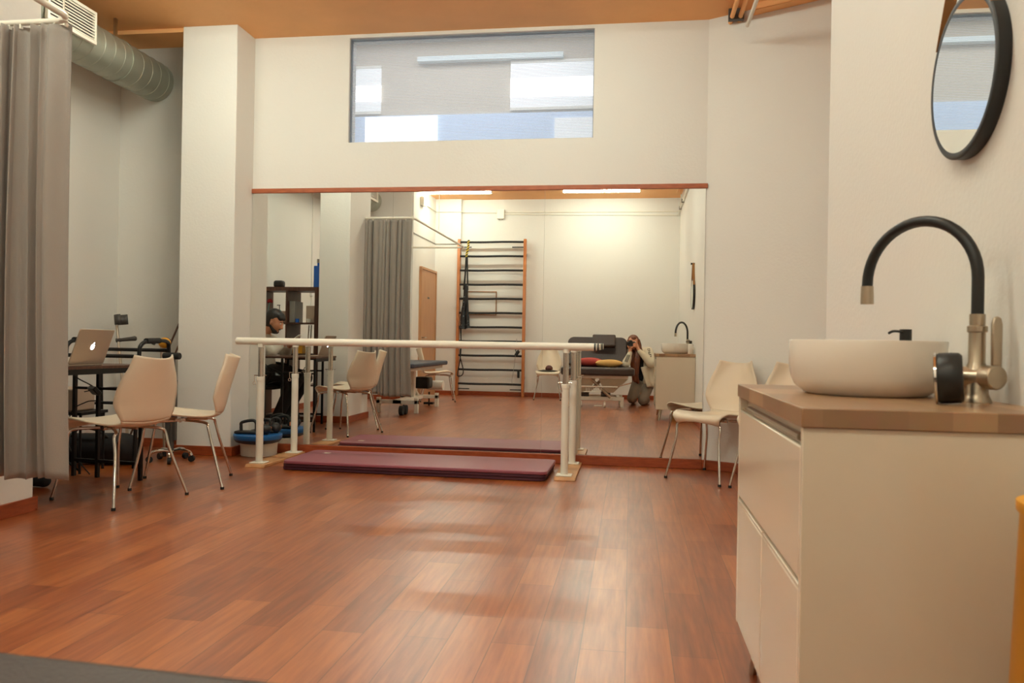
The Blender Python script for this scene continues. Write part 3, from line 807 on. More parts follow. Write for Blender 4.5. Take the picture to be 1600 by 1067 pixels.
t = thing('shopping_bag', 'red bag with yellow print on the third shelf', 'bag', (-4.13, 3.55, s1))
obj('body', MB().box(-.1, .1, -.1, .1, 0, .25), 'red', t, bevel=.02)
obj('print', MB().lathe([(1e-6, 0), (.05, 0), (.05, .002), (1e-6, .002)], 20, T(.0, .1, .12) @ RX(-PI / 2)), 'yellow', t)
for k, (x, lean) in enumerate(((-3.77, .03), (-3.73, .04), (-3.69, .03))):
    tag(obj('walking_stick', MB().cyl((x, 3.62, s2), (x - lean, 3.5, s2 + .335), .007, 8), 'beige'),
        'thin sticks leaning inside the right cell of the second shelf', 'stick', 'sticks in the brown shelf')
for o in set(bpy.data.objects) - _before:
    if o.parent is None: o.location.x += SHX
# cable duct on the alcove wall
tag(obj('wall_conduit', MB().box(-4.4, -4.39, 2.0, 2.008, .1, H - .02).box(-4.4, -4.37, 1.97, 2.05, 1.54, 1.60), 'wall'), 'thin vertical cable conduit with a small box on the far left wall', 'conduit')

# ------------------------------------------------------------------ treatment couch in the cubicle (seen in the mirror)
t = thing('treatment_table', 'white-framed treatment table with a navy top behind the grey curtain', 'treatment table', (-3.0, 1.0, 0))
obj('cushion', MB().prism(rrect(-.34, .34, 0, 1.95, .08), 'z', .60, .66), 'navy', t, bevel=.02, seg=4)
obj('upper_frame', MB().box(-.26, .26, .05, 1.9, .555, .598), 'white', t, bevel=.004)
for y in (.32, 1.42):
    obj('cross_foot', MB().box(-.28, .28, y, y + .06, .12, .17), 'white', t, bevel=.004)
    for x in (-.28, .23):
        obj('leg', MB().box(x, x + .05, y, y + .06, .0, .2), 'white', t, bevel=.004)
obj('base_rail', MB().box(-.06, .06, .32, 1.48, .12, .17), 'white', t, bevel=.004)
obj('lift_column', MB().box(-.05, .05, .75, .85, .17, .56).tube([(0, .45, .17), (0, 1.2, .56)], .025, 12), 'white', t)
obj('motor', MB().box(-.1, .12, .05, .28, .25, .42), 'black', t, bevel=.03, seg=3)
obj('paper_roll', MB().cyl((.02, -.02, .29), (.26, -.02, .29), .07, 24).cyl((.015, -.02, .29), (.02, -.02, .29), .02, 12), 'paper', t)
obj('pedal', MB().box(.02, .16, .1, .2, .02, .05).cyl((.09, .15, .0), (.09, .15, .2), .012, 10), 'black', t)
for y in (1.6, 1.75):
    obj('castor', MB().cyl((.12, y, .06), (.17, y, .06), .06, 20), 'rubber', t)

# ------------------------------------------------------------------ bobath couch right behind the camera
t = thing('treatment_couch', 'wide brown-black treatment couch with raised backrest on a white frame', 'treatment couch', (-.50, .30, 0), -.055)
obj('seat', MB().prism(rrect(-.54, .545, -.2, .505, .09, 8), 'z', .48, .595), 'leather', t, bevel=.03, seg=5)
bq = T(0, -.2, .60) @ RX(math.radians(28))
obj('backrest', MB().prism(rrect(-.46, .47, 0, .52, .10, 8), 'y', -.085, 0, bq), 'leather', t, bevel=.022, seg=5)
obj('upper_frame', MB().box(-.42, .45, -.15, .42, .435, .479), 'white', t, bevel=.004)
obj('side_plate', MB().prism([(.12, .22), (.24, .22), (.46, .43), (.02, .43)], 'y', .28, .30), 'steel', t)
obj('side_plate', MB().prism([(-.12, .22), (-.24, .22), (-.46, .43), (-.02, .43)], 'y', .28, .30), 'steel', t)
obj('spring_bar', MB().cyl((-.36, .42, .315), (.30, .42, .315), .009, 10).cyl((-.2, .42, .235), (.05, .42, .235), .006, 8), 'white', t)
for k in range(9):
    obj('spring', MB().cyl((-.16 + .027 * k, .40, .24), (-.16 + .027 * k, .40, .31), .006, 8), 'white', t)
obj('motor', MB().cyl((-.3, .2, .20), (-.12, .2, .20), .06, 18).cyl((.06, .2, .21), (.2, .2, .21), .055, 18), 'darkgrey', t)
obj('lift_arm', MB().tube([(.2, .32, .15), (-.1, .32, .43)], .022, 12).tube([(-.2, .1, .15), (.1, .1, .43)], .022, 12), 'steel', t)
for y in (.23, -.30):
    obj('base_beam', MB().box(-.44, .40, y - .02, y + .03, .10, .155), 'white', t, bevel=.004)
    for x in (-.44, .345):
        obj('leg', MB().box(x, x + .055, y - .02, y + .03, 0, .10), 'white', t, bevel=.004)
obj('base_beam', MB().box(-.40, -.34, -.28, .21, .10, .15).box(.30, .35, -.28, .21, .10, .15), 'white', t)
for x in (.10, -.25):
    obj('castor', MB().cyl((x, .27, .045), (x + .03, .27, .045), .044, 20).box(x - .14, x - .02, .25, .29, .015, .03), 'white', t, bevel=.003)
obj('foot_lever', MB().tube([(.25, .40, .30), (.36, .42, .34), (.50, .44, .38)], .009, 8), 'chrome', t)
# cushions on it
def pillow(name, m, lab, loc, rz, sx, sy, sz, tilt=0):
    def f(u, v):
        a = 2 * u - 1; c = 2 * v - 1
        return a, c
    mb = MB()
    n = 22
    for sgn in (1, -1):
        mb.grid(lambda u, v: ((2 * u - 1) * sx * (1 - .10 * (1 - abs(2 * v - 1) ** 2) * 0 + .05 * abs(2 * v - 1) ** 3), (2 * v - 1) * sy * (1 + .05 * abs(2 * u - 1) ** 3),
                sgn * sz * ((1 - (2 * u - 1) ** 4) * (1 - (2 * v - 1) ** 4)) ** .55 * (1 + .06 * math.sin(9 * u + 4 * v))), n, n)
    o = obj(name, mb, m, None, smooth=70)
    o.location = loc; o.rotation_euler = (tilt, 0, rz)
    return tag(o, lab, 'cushion', 'cushions lying on the couch')
pillow('cushion', 'red', 'red cushion lying on the couch, left of the yellow one', (-.60, .23, .662), .25, .19, .15, .062, .12)
pillow('cushion', 'yellowcloth', 'yellow cushion lying on the couch, right of the red one', (-.33, .33, .652), -.12, .20, .14, .055, .05)
o = obj('headrest_pillow', MB().box(-.17, .19, -.05, .05, -.11, .10), 'black', None, bevel=.025, seg=4)
o.data.materials[0] = M['leather']
o.location = (-.42, .02 - .0, .99); o.rotation_euler = (math.radians(28), 0, -.055)
tag(o, 'flat dark head pillow hung over the front of the couch backrest', 'pillow')
# black cap on the far chair
t = thing('cap', 'dark cap with a reddish crown lying on the chair seat left of the couch', 'cap', (-1.36, -.72, .468))
obj('brim', MB().lathe([(1e-6, 0), (.16, 0), (.165, .012), (.08, .03), (1e-6, .034)], 32, Matrix.Diagonal((1.05, .75, 1, 1))), 'black', t, smooth=50)
obj('crown', MB().ball((.02, 0, .05), .062, 14, (1, 1, .9)), mat('maroon_cloth', rgb(92, 48, 40), .7), t)

# ------------------------------------------------------------------ wall bars on the back wall
t = thing('wall_bars', 'tall oak-coloured wall bars with eleven dark padded rungs on the back wall', 'wall bars', (-2.425, -1.3, 0))
LX, RXX = -.585, .585
for x in (LX, RXX):
    u_ = obj('upright', MB().prism([(.06, 0), (.16, 0), (.16, 2.70), (.13, 2.745), (.08, 2.745), (.06, 2.72)], 'x', x - .024, x + .024), 'laddwood', t, bevel=.004)
    obj('wall_bracket', MB().box(x - .02, x + .02, .002, .06, 2.45, 2.5).box(x - .02, x + .02, .002, .06, .3, .35), 'blackmetal', u_)
for k in range(11):
    z = .21 + k * .248
    obj('rung', MB().tube(arc([(LX + .024, .125, z), (-.2, .125, z - .004), (.2, .125, z + .003), (RXX - .024, .125, z)], 5), .0185, 16), 'rubber', t)
for z in (2.60, .12):
    for s in (-1, 1):
        obj('peg', MB().cyl((s * .561, .13, z), (s * .36, .13, z), .009, 8), 'blackmetal', t)
# picture frame behind the bars
t = thing('picture_frame', 'thin light-brown frame on the wall behind the wall bars', 'picture frame', (-2.61, -1.298, 1.625))
f = MB()
hw, hh = .265, .21
f.box(-hw, hw, 0, .018, hh - .014, hh).box(-hw, hw, 0, .018, -hh, -hh + .014).box(-hw, -hw + .014, 0, .018, -hh + .014, hh - .014).box(hw - .014, hw, 0, .018, -hh + .014, hh - .014)
obj('frame', f, 'strap', t)
obj('sheet', MB().box(-hw + .014, hw - .014, 0, .008, -hh + .014, hh - .014), 'wall', t)
# suspension trainer
t = thing('suspension_trainer', 'black suspension straps with a yellow-black webbing end, looped over the top rung at the left', 'exercise straps', (-2.85, -1.13, 0))
obj('webbing', MB().tube([(.02, .0, 2.72), (.015, .012, 2.60), (-.02, .012, 2.42)], [.02, .02, .02], 4), 'tape', t)
obj('strap', MB().tube([(-.015, .012, 2.43), (-.03, .012, 2.1), (-.05, .014, 1.85)], .017, 6).tube([(.0, .012, 2.43), (.01, .012, 2.1), (.02, .014, 1.85)], .014, 6), 'black', t)
obj('sleeve', MB().tube(arc([(-.01, .02, 1.95), (-.015, .022, 1.7), (-.05, .022, 1.45), (-.055, .022, 1.22), (-.06, .022, 1.17)], 4), [.04] * 9 + [.05] * 5 + [.062] * 3, 10).tube(arc([(0, .024, 1.8), (.02, .024, 1.5), (.03, .024, 1.25), (.04, .024, 1.18)], 4), [.025] * 6 + [.035] * 5 + [.045] * 2, 10), 'speckle', t, smooth=60)
t = thing('resistance_band', 'thin black elastic band looped at the lower left of the wall bars', 'exercise band', (-2.93, -1.12, 0))
obj('band', MB().tube(arc([(-.02, .03, 1.2), (.0, .03, .95), (-.01, .035, .7), (.05, .035, .45), (.03, .035, .36), (-.04, .035, .34), (-.05, .035, .40), (-.0, .035, .7), (.0, .03, 1.18)], 6), .009, 8), 'rubber', t)
obj('handle', MB().cyl((-.03, .035, 1.185), (.06, .035, 1.185), .02, 12), 'rubber', t)
t = thing('pull_cord', 'black grip hanging on a thin white cord at the right of the wall bars', 'pull cord', (-1.96, -1.13, 0))
obj('cord', MB().tube(arc([(.01, .03, 1.01), (.0, .03, .8), (-.03, .03, .5), (-.06, .03, .3), (-.055, .02, .22)], 5), .0035, 6), 'grey', t)
obj('grip', MB().cyl((.0, .035, .72), (.05, .035, .80), .028, 12).tube([(.02 + .03 * math.cos(a * PI / 6), .035, .82 + .04 * math.sin(a * PI / 6)) for a in range(12)], .006, 6, closed=True), 'rubber', t)
tag(obj('black_pouch', MB().box(-1.93, -1.89, -1.12, -1.09, .33, .475), 'rubber', bevel=.008), 'small black pouch hanging from a lower rung at the right of the wall bars', 'pouch')

# ------------------------------------------------------------------ cable conduits and boxes on the back wall
t = thing('cable_conduit', 'pair of thin cream cable conduits along the top of the back wall', 'conduit', (-2.23, -1.29, 3.19))
obj('conduit', MB().cyl((0, 0, .035), (2.98, 0, .03), .009, 10), 'white', t)
obj('conduit', MB().cyl((0, 0, .0), (2.98, 0, -.035), .009, 10), 'white', t)
obj('conduit', MB().tube([(2.98, 0, .03), (3.005, .03, .03), (3.01, .5, .03), (3.01, 6.2 + .9, .03)], .014, 10).tube([(2.98, 0, -.035), (3.0, .03, -.03), (3.005, .5, .08), (3.005, .62, .2)], .012, 10), 'white', t)
for y in (.35, 1.0, 3.0):
    obj('clip', MB().box(2.985, 3.028, y, y + .02, 0, .06), 'grey', t)
t = thing('junction_box', 'white rectangular junction box high on the back wall, above the wall bars', 'junction box', (-2.295, -1.299, 3.11))
obj('box', MB().box(-.065, .065, 0, .05, 0, .16), 'white', t, bevel=.004)
obj('gland', MB().cyl((-.03, .025, -.012), (-.03, .025, 0), .012, 10).cyl((.03, .025, -.012), (.03, .025, 0), .012, 10), 'grey', t)
t = thing('junction_box', 'white box high on the left wall near the glaring lamp, seen in the mirror', 'junction box', (-3.449, -.25, 3.17))
obj('box', MB().box(0, .06, -.09, .09, 0, .14), 'white', t, bevel=.004)
obj('conduit', MB().tube([(.012, -.09, .06), (.012, -.93, .06), (.45, -.948, .06), (.48, -.95, .06), (.475, -1.035, .06), (1.09, -1.035, .05)], .009, 8), 'white', t)
# door
d = struct('door_1', MB().box(-3.447, -3.42, -1.16, -.215, 0, 2.13), 'door', bevel=.003)
fr = MB().box(-3.45, -3.405, -1.20, -1.163, 0, 2.17).box(-3.45, -3.405, -.212, -.175, 0, 2.17).box(-3.45, -3.405, -1.163, -.212, 2.133, 2.17)
obj('door_frame', fr, 'trimwood', d).data.materials[0] = M['door']
obj('handle', MB().cyl((-3.42, -.27, 1.0), (-3.37, -.27, 1.0), .011, 12).cyl((-3.37, -.27, 1.0), (-3.37, -.39, 1.0), .010, 12).cyl((-3.42, -.27, 1.0), (-3.414, -.27, 1.0), .025, 20), 'chrome', d)
obj('door_sign', MB().box(-3.42, -3.417, -.74, -.62, 1.66, 1.69), 'darkgrey', d)
tag(obj('plinth_conduit', MB().box(-3.45, -2.99, -1.2095, -1.20, 2.655, 2.668).box(-3.45, -3.44, -1.2, .22, 2.655, 2.668), 'grey'), 'thin grey line of conduit across the pier left of the wall bars', 'conduit')

# ------------------------------------------------------------------ things in the alcove behind the desk
def crutch(base, topdir, lab):
    t = thing('forearm_crutch', lab, 'crutch', base)
    d = Vector(topdir).normalized()
    side = Vector((.93, .25, .12)).normalized()
    obj('shaft', MB().cyl((0, 0, .02), d * 1.06, .011, 12), 'alu', t)
    obj('rubber_foot', MB().cyl((0, 0, 0), d * .05, .017, 14), 'rubber', t)
    g = d * .93
    obj('handgrip', MB().tube([g - side * .015, g + side * .03, g + side * .10, g + side * .135, g + side * .145], [.019, .015, .018, .021, .014], 14), 'darkgrey', t, smooth=60)
    c = d * 1.10
    b = MB()
    pts = []
    for k in range(9):
        a = -PI * .62 + PI * 1.24 * k / 8
        pts.append(c + side * (.045 - .05 * math.cos(a)) + Vector((0, -.05 * math.sin(a), 0)))
    vs = []; 
    for p in pts: vs += [p + d * .045, p - d * .04]
    b.add(vs, [(2 * k, 2 * k + 1, 2 * k + 3, 2 * k + 2) for k in range(8)])
    obj('arm_cuff', b, 'darkgrey', t, solid=.008, smooth=70)
    return t
crutch((-4.05, 5.98, 0), (-.19, .10, 1), 'grey-handled forearm crutch leaning on the far wall, its cuff standing tallest')
t = thing('walking_cane', 'walking cane with a dark grey handle standing behind the black walker', 'cane', (-3.62, 5.80, 0))
obj('shaft', MB().cyl((0, 0, .02), (-.045, 0, .90), .010, 12), 'alu', t)
obj('rubber_foot', MB().cyl((0, 0, 0), (-.003, 0, .05), .016, 12), 'rubber', t)
obj('handle', MB().tube(arc([(-.115, 0, .885), (-.09, 0, .915), (-.045, 0, .905), (.0, 0, .92), (.03, 0, .905)], 4), [.016] * 5 + [.018] * 4 + [.02] * 8, 12), 'darkgrey', t, smooth=60)
# walking frame
t = thing('walker', 'black tubular walking frame standing behind the desk', 'walking frame', (-3.82, 5.45, 0))
for s in (-1, 1):
    x = s * .29
    fr_ = obj('side_frame', MB().tube(arc([(x, .28, 0), (x, .26, .45), (x, .24, .84), (x + .01, .20, .905), (x + .02, .08, .915), (x + .03, -.08, .91), (x + .03, -.16, .88), (x + .03, -.18, .8), (x + .03, -.2, .4), (x + .03, -.22, 0)], 5), .0145, 12).cyl((x, .26, .42), (x + .03, -.2, .42), .010, 10), 'blackmetal', t)
    obj('hand_grip', MB().cyl((x + .02, .08, .915), (x + .03, -.10, .912), .021, 14), 'rubber', fr_)
obj('cross_bar', MB().cyl((-.29, .245, .84), (.29, .245, .84), .014, 12), 'blackmetal', t)
obj('cross_bar', MB().cyl((-.27, -.18, .80), (.31, -.18, .80), .014, 12), 'blackmetal', t)
obj('cross_bar', MB().cyl((-.29, .25, .42), (.29, .25, .42), .012, 12), 'blackmetal', t)
# rack with box
t = thing('low_rack', 'low black metal rack with a pale box on it, under and behind the desk', 'rack', (-3.98, 5.05, 0))
obj('shelf', MB().box(-.3, .3, -.14, .14, .40, .42), 'blackmetal', t)
for x in (-.28, .28):
    for y in (-.12, .12):
        obj('leg', MB().cyl((x, y, 0), (x, y, .40), .009, 8), 'blackmetal', t)
obj('brace', MB().cyl((-.28, -.12, .02), (.28, -.12, .38), .007, 8).cyl((.28, -.12, .02), (-.28, -.12, .38), .007, 8), 'blackmetal', t)
tag(obj('printer', MB().box(-4.22, -3.76, 4.94, 5.16, .4205, .58), 'beige', bevel=.012), 'pale office device on the low black rack', 'printer')
t = thing('sports_bag', 'soft black sports bag on the floor below the desk end', 'bag', (-3.9, 5.40, 0))
lump('body', [((-.22, -.05, .11), .11, (.22, -.03, .12), .115), ((-.1, .1, .09), .09, (.2, .1, .08), .08)], 'darkcloth', t, .014)
obj('strap', MB().tube(arc([(-.15, -.1, .2), (-.05, -.14, .27), (.08, -.14, .26), (.15, -.1, .2)], 5), .009, 8), 'rubber', t)
tag(obj('power_adapter', MB().box(-.03, .03, -.07, .07, -.015, .015), 'black', bevel=.006), 'black power adapter hanging from its cable under the desk', 'power adapter')
bpy.data.objects['power_adapter'].location = (-3.52, 4.82, .58); bpy.data.objects['power_adapter'].rotation_euler = (0, math.radians(50), .9)
tag(obj('cable', MB().tube(arc([(-3.75, 4.845, .735), (-3.66, 4.84, .66), (-3.53, 4.83, .60), (-3.50, 4.84, .52), (-3.60, 4.85, .50), (-3.72, 4.86, .42), (-3.74, 4.87, .2), (-3.6, 4.9, .006)], 6), .004, 6).tube(arc([(-3.60, 4.83, .57), (-3.45, 4.84, .60), (-3.3, 4.86, .61), (-3.25, 4.87, .66)], 6), .0035, 6), 'black'), 'black cables trailing under the desk', 'cable')
for k, (a, b_) in enumerate((((-4.05, 5.9, 0), (-3.65, 6.25, 1.36)), ((-3.95, 5.88, 0), (-3.64, 6.2, 1.14)))):
    tag(obj('wooden_pole', MB().cyl(a, b_, .008, 10), 'darkwood'), ['long thin wooden pole leaning to the white column, the higher of two', 'long thin wooden pole leaning to the white column, the lower of two'][k], 'pole')
tag(obj('yellow_ball', MB().ball((-3.57, 5.697, .897), .042, 12, (1.1, 1, 1)), 'yellow', smooth=60), 'yellow ball lodged on the rear bar of the black walker', 'ball')
def star_base(t, r, m, z=.09, wheels=5, ph=.2):
    for k in range(wheels):
        a = ph + 2 * PI * k / wheels
        c, s = math.cos(a), math.sin(a)
        ar = obj('base_arm', MB().tube(arc([(0, 0, z), (c * r * .5, s * r * .5, z + .012), (c * r * .88, s * r * .88, z + .0), (c * r, s * r, z - .028)], 4), .011, 10), m, t)
        obj('castor', MB().cyl((c * r - s * .012, s * r + c * .012, .024), (c * r + s * .012, s * r - c * .012, .024), .024, 14), 'rubber', ar)
t = thing('rolling_stand', 'dark post with a black foam bar on a chrome castor base before the white column', 'stand', (-3.44, 5.60, 0))
star_base(t, .155, 'chrome', .075, 5, .15)
obj('post', MB().cyl((0, 0, .06), (0, 0, .79), .018, 16).box(-.045, .035, -.015, .015, .16, .62), 'darkgrey', t)
obj('bar', MB().cyl((-.075, 0, .80), (.06, 0, .80), .026, 16), 'rubber', t, bevel=.006)

# ------------------------------------------------------------------ white tub with the blue board and push-up grips
t = thing('tub', 'low round white tub between the column and the parallel bars', 'tub', (-2.965, 6.075, 0))
obj('body', MB().lathe([(1e-6, 0), (.135, 0), (.142, .006), (.146, .105), (.140, .108), (.134, .105), (.13, .01), (1e-6, .01)], 44), 'white', t, smooth=50)
t = thing('balance_board', 'blue round balance board lying upside on the white tub', 'balance board', (-2.945, 6.015, .109))
obj('disc', MB().lathe([(1e-6, 0), (.13, 0), (.165, .012), (.185, .035), (.19, .06), (.188, .07), (.17, .072), (1e-6, .070)], 52), 'blue', t, smooth=45)
obj('under_disc', MB().lathe([(1e-6, .0), (.132, -.0005), (.168, .011), (.184, .03), (.186, .034), (.180, .03), (.16, .014), (.12, .003), (1e-6, .002)], 52), 'navy', t, smooth=45)
def grip_tool(lab, x, y, rz):
    t = thing('push_up_grip', lab, 'push-up grip', (x, y, .183), rz, 'black push-up grips on the blue board')
    obj('base', MB().box(-.10, .10, -.045, .045, 0, .022), 'black', t, bevel=.009, seg=3)
    obj('handle', MB().tube(arc([(-.055, 0, .015), (-.058, 0, .06), (-.05, 0, .088), (.03, .0, .105), (.062, 0, .09), (.066, 0, .05), (.066, 0, .015)], 5), .0125, 12), 'black', t)
grip_tool('black push-up grip at the left on the blue board', -3.015, 5.985, .1)
grip_tool('black push-up grip behind, touching the mirror side of the blue board', -2.93, 6.09, .0)
for k, (x, y) in enumerate(((-2.86, 5.97), (-2.83, 6.09))):
    t = thing('kettlebell', ['small black kettlebell with an orange sticker, front one on the blue board', 'small black kettlebell with an orange sticker, rear one on the blue board'][k], 'kettlebell', (x, y, .182), .3, 'kettlebells on the blue board')
    obj('bell', MB().ball((0, 0, .042), .045, 14, (1, 1, .93)).box(-.02, .02, -.02, .02, 0, .006), 'black', t, smooth=60)
    obj('handle', MB().tube(arc([(-.028, 0, .065), (-.036, 0, .095), (-.018, 0, .12), (.018, 0, .12), (.036, 0, .095), (.028, 0, .065)], 4), .009, 10), 'black', t)
    obj('sticker', MB().prism([(-.02, -.016), (.02, -.018), (.024, .008), (.004, .022), (-.018, .014)], 'y', .0455, .047, T(0, 0, .045) @ RZ(-.5)), 'sticker', t)
    obj('white_label', MB().prism([(-.008, -.012), (.008, -.012), (.008, .008), (-.008, .01)], 'y', .0471, .0478, T(0, 0, .045) @ RZ(-.5)), 'paper', t)

# ------------------------------------------------------------------ PERSON 1: the kneeling photographer
t = thing('person', 'person in a cream striped jacket kneeling beside the couch with a camera', 'person', (0, 0, 0))
hc = Vector((.040, -.165, .975))
nk = Vector((.085, -.22, .86))
ch = Vector((.14, -.26, .70)); pv = Vector((.22, -.34, .40))
shR = Vector((.275, -.20, .83)); shL = Vector((-.03, -.25, .81))
elR = Vector((.315, -.05, .665)); elL = Vector((-.065, .045, .645))
wrR = Vector((.125, -.045, .865)); wrL = Vector((-.005, -.055, .845))
hpR = Vector((.30, -.36, .36)); hpL = Vector((.14, -.34, .36))
knR = Vector((.20, -.02, .075)); knL = Vector((.03, .0, .10))
anR = Vector((.27, -.44, .06)); anL = Vector((.06, -.43, .06))
caps = [(hc + Vector((0, 0, .02)), .082, hc + Vector((0, .025, -.03)), .068), (hc + Vector((0, .04, -.075)), .035, hc + Vector((0, .045, -.085)), .026),
        (hc + Vector((0, .08, -.01)), .012, hc + Vector((0, .095, -.03)), .013),          # nose
        (hc + Vector((-.078, -.01, -.01)), .014, hc + Vector((-.08, -.012, -.035)), .010), (hc + Vector((.078, -.01, -.01)), .014, hc + Vector((.08, -.012, -.035)), .010),
        (hc + Vector((0, .0, -.06)), .05, nk, .05), (nk, .055, ch, .10), (nk, .05, shR, .05), (nk, .05, shL, .05), (ch, .12, pv, .13),
        (shR, .05, elR, .038), (elR, .038, wrR, .026), (shL, .05, elL, .038), (elL, .038, wrL, .026),
        (pv, .12, hpR, .10), (pv, .12, hpL, .10), (hpR, .085, knR, .055), (hpL, .085, knL, .055), (knR, .052, anR, .035), (knL, .052, anL, .035),
        (anR, .035, anR + Vector((.0, -.14, -.02)), .028), (anL, .035, anL + Vector((0, -.14, -.02)), .028)]
# right hand: palm at the camera's grip side, fingers wrapped forward, thumb behind
pR = Vector((.098, -.065, .915))
caps += [(wrR, .025, pR, .027), (pR, .026, pR + Vector((-.005, .0, .03)), .024)]
for i, (dz, L) in enumerate(((.044, .036), (.026, .042), (.008, .040), (-.009, .032))):
    a = pR + Vector((-.002, .018, dz)); b_ = a + Vector((-.012, .026, .004)); c_ = b_ + Vector((-L, .003, .0))
    caps += [(a, .0095, b_, .0088), (b_, .0088, c_, .0072)]
a = pR + Vector((-.012, -.015, .02)); caps += [(a, .011, a + Vector((-.03, -.012, .012)), .009)]
# left hand: cups the lens from below
pL = Vector((-.002, -.062, .885))
caps += [(wrL, .025, pL, .026), (pL + Vector((-.02, 0, 0)), .018, pL + Vector((.022, 0, 0)), .018)]
for i, (dx_, L) in enumerate(((-.024, .028), (-.008, .034), (.009, .033), (.025, .026))):
    a = pL + Vector((dx_, .014, .004)); b_ = a + Vector((dx_ * .3, .02, .008)); c_ = b_ + Vector((dx_ * .15, .003, L * .7))
    caps += [(a, .0092, b_, .0085), (b_, .0085, c_, .0070)]
a = pL + Vector((-.028, -.006, .006)); caps += [(a, .011, a + Vector((-.018, .01, .032)), .009)]
lump('body', caps, 'skin', t, .0058, 2)
for s in (-1, 1):
    obj('eye', MB().ball(hc + Vector((s * .030, .074, .008)), .011, 10), 'paper', t, smooth=60)
obj('mouth', MB().tube(arc([hc + Vector((-.022, .073, -.055)), hc + Vector((0, .083, -.053)), hc + Vector((.022, .073, -.055))], 4), .0045, 8), 'red', t)
# clothing
jk = [(ch + Vector((.02, -.02, .05)), .125, ch + Vector((.05, -.04, -.10)), .135), (shR, .072, shL, .070), (nk + Vector((.02, -.03, -.03)), .075, ch, .11),
      (shR, .082, elR, .080), (elR, .078, wrR + Vector((.012, -.004, -.02)), .036), (shL, .074, elL, .066), (elL, .064, wrL + Vector((-.004, .008, -.035)), .038),
      (ch + Vector((.06, -.02, -.02)), .13, Vector((.30, -.28, .36)), .12), (Vector((.33, -.22, .55)), .09, Vector((.36, -.2, .36)), .085)]
lump('jacket', jk, 'jacket', t, .009, 3)
flap = MB()
fp = [(.175, -.085, .60), (.40, -.10, .625), (.43, -.14, .30), (.30, -.12, .285), (.255, -.105, .30)]
flap.grid(lambda u, v: ((.165 + .10 * v ** 1.1) * (1 - u) + .42 * u, -.095 + .03 * math.sin(u * 7 + v * 2) - .05 * u, (.59 - .31 * v) * (1 - u) + (.66 - .36 * v) * u), 14, 12)
obj('jacket_front', flap, 'jacket', t, solid=.012, smooth=70)
lump('shirt', [(ch + Vector((0, .03, .02)), .105, pv + Vector((-.02, .05, .05)), .115), (nk + Vector((0, .01, -.04)), .058, ch, .10)], 'darkcloth', t, .011, 3)
lump('trousers', [(pv, .135, hpR, .118), (pv, .13, hpL, .112), (hpR, .108, knR, .074), (hpL, .105, knL + Vector((0, 0, .01)), .074), (knR, .072, anR + Vector((0, .02, .0)), .055), (knL + Vector((0, 0, .0)), .072, anL + Vector((0, .02, 0)), .055)], 'jeans', t, .010, 3)
for an in (anR, anL):
    lump('shoe', [(an + Vector((0, .0, -.005)), .043, an + Vector((0, -.15, -.022)), .034)], 'darkcloth', t, .009)
h_ = [(hc + Vector((0, -.03, .035)), .092, hc + Vector((0, -.045, -.03)), .088), (hc + Vector((.005, .035, .062)), .045, hc + Vector((.01, -.02, .07)), .05)]
def strand(*p, r0=.03, r1=.02):
    p = arc(p, 4); n = len(p)
    return [(p[i], r0 + (r1 - r0) * i / n, p[i + 1], r0 + (r1 - r0) * (i + 1) / n) for i in range(n - 1)]
h_ += strand(hc + Vector((-.07, .015, .03)), hc + Vector((-.098, .01, -.08)), (-.095, -.10, .80), (-.085, -.06, .66), r0=.028, r1=.016)
h_ += strand(hc + Vector((.075, .01, .03)), hc + Vector((.10, .0, -.06)), (.13, -.10, .80), (.115, -.085, .64), (.105, -.09, .47), (.12, -.12, .36), r0=.034, r1=.03)
h_ += strand(hc + Vector((.06, -.0, -.02)), (.10, -.12, .84), (.075, -.08, .66), (.06, -.09, .48), (.08, -.10, .38), r0=.034, r1=.03)
h_ += strand(hc + Vector((.085, -.03, .0)), (.16, -.15, .87), (.20, -.15, .80), r0=.03, r1=.014)
h_ += strand(hc + Vector((-.03, -.03, -.06)), (.02, -.15, .80), (.03, -.12, .66), (.05, -.11, .52), (.06, -.12, .40), r0=.045, r1=.03)
lump('hair', h_, 'hair', t, .008, 2)
# dark stripes on the left sleeve, dark lettering-like band down the right sleeve
def on_sleeve(a, b_, r, off, w0, t0, t1, name):
    a = Vector(a); b_ = Vector(b_); d = (b_ - a).normalized()
    vw = Vector((0, 1, .15)); nrm_ = (vw - d * vw.dot(d)).normalized(); sd = d.cross(nrm_)
    L = (b_ - a).length; pts = []
    vs = []
    N = 8
    for k in range(N + 1):
        f = t0 + (t1 - t0) * k / N
        for o_ in (off - w0, off + w0):
            an = o_ / r(f)
            vs.append(a + d * L * f + (nrm_ * math.cos(an) + sd * math.sin(an)) * (r(f) + .003))
    mb = MB().add(vs, [(2 * k, 2 * k + 1, 2 * k + 3, 2 * k + 2) for k in range(N)])
    return obj(name, mb, 'ink', t, solid=.003, smooth=60)
for o_ in (-.026, -.008, .010):
    on_sleeve(wrL + Vector((-.004, .008, -.035)), elL, lambda f: .038 + .028 * f, o_, .0045, .30, 1.02, 'sleeve_stripe')
for k in range(5):
    f0 = .02 + k * .17
    on_sleeve(shR, elR, lambda f: .082 - .002 * f, .012, .020, f0, f0 + .03, 'sleeve_letter')
    on_sleeve(shR, elR, lambda f: .082 - .002 * f, -.004 + .016 * (k % 2), .004, f0 + .03, f0 + .09, 'sleeve_letter')
    on_sleeve(shR, elR, lambda f: .082 - .002 * f, .026 - .01 * (k % 3), .004, f0 + .03, f0 + .12, 'sleeve_letter')
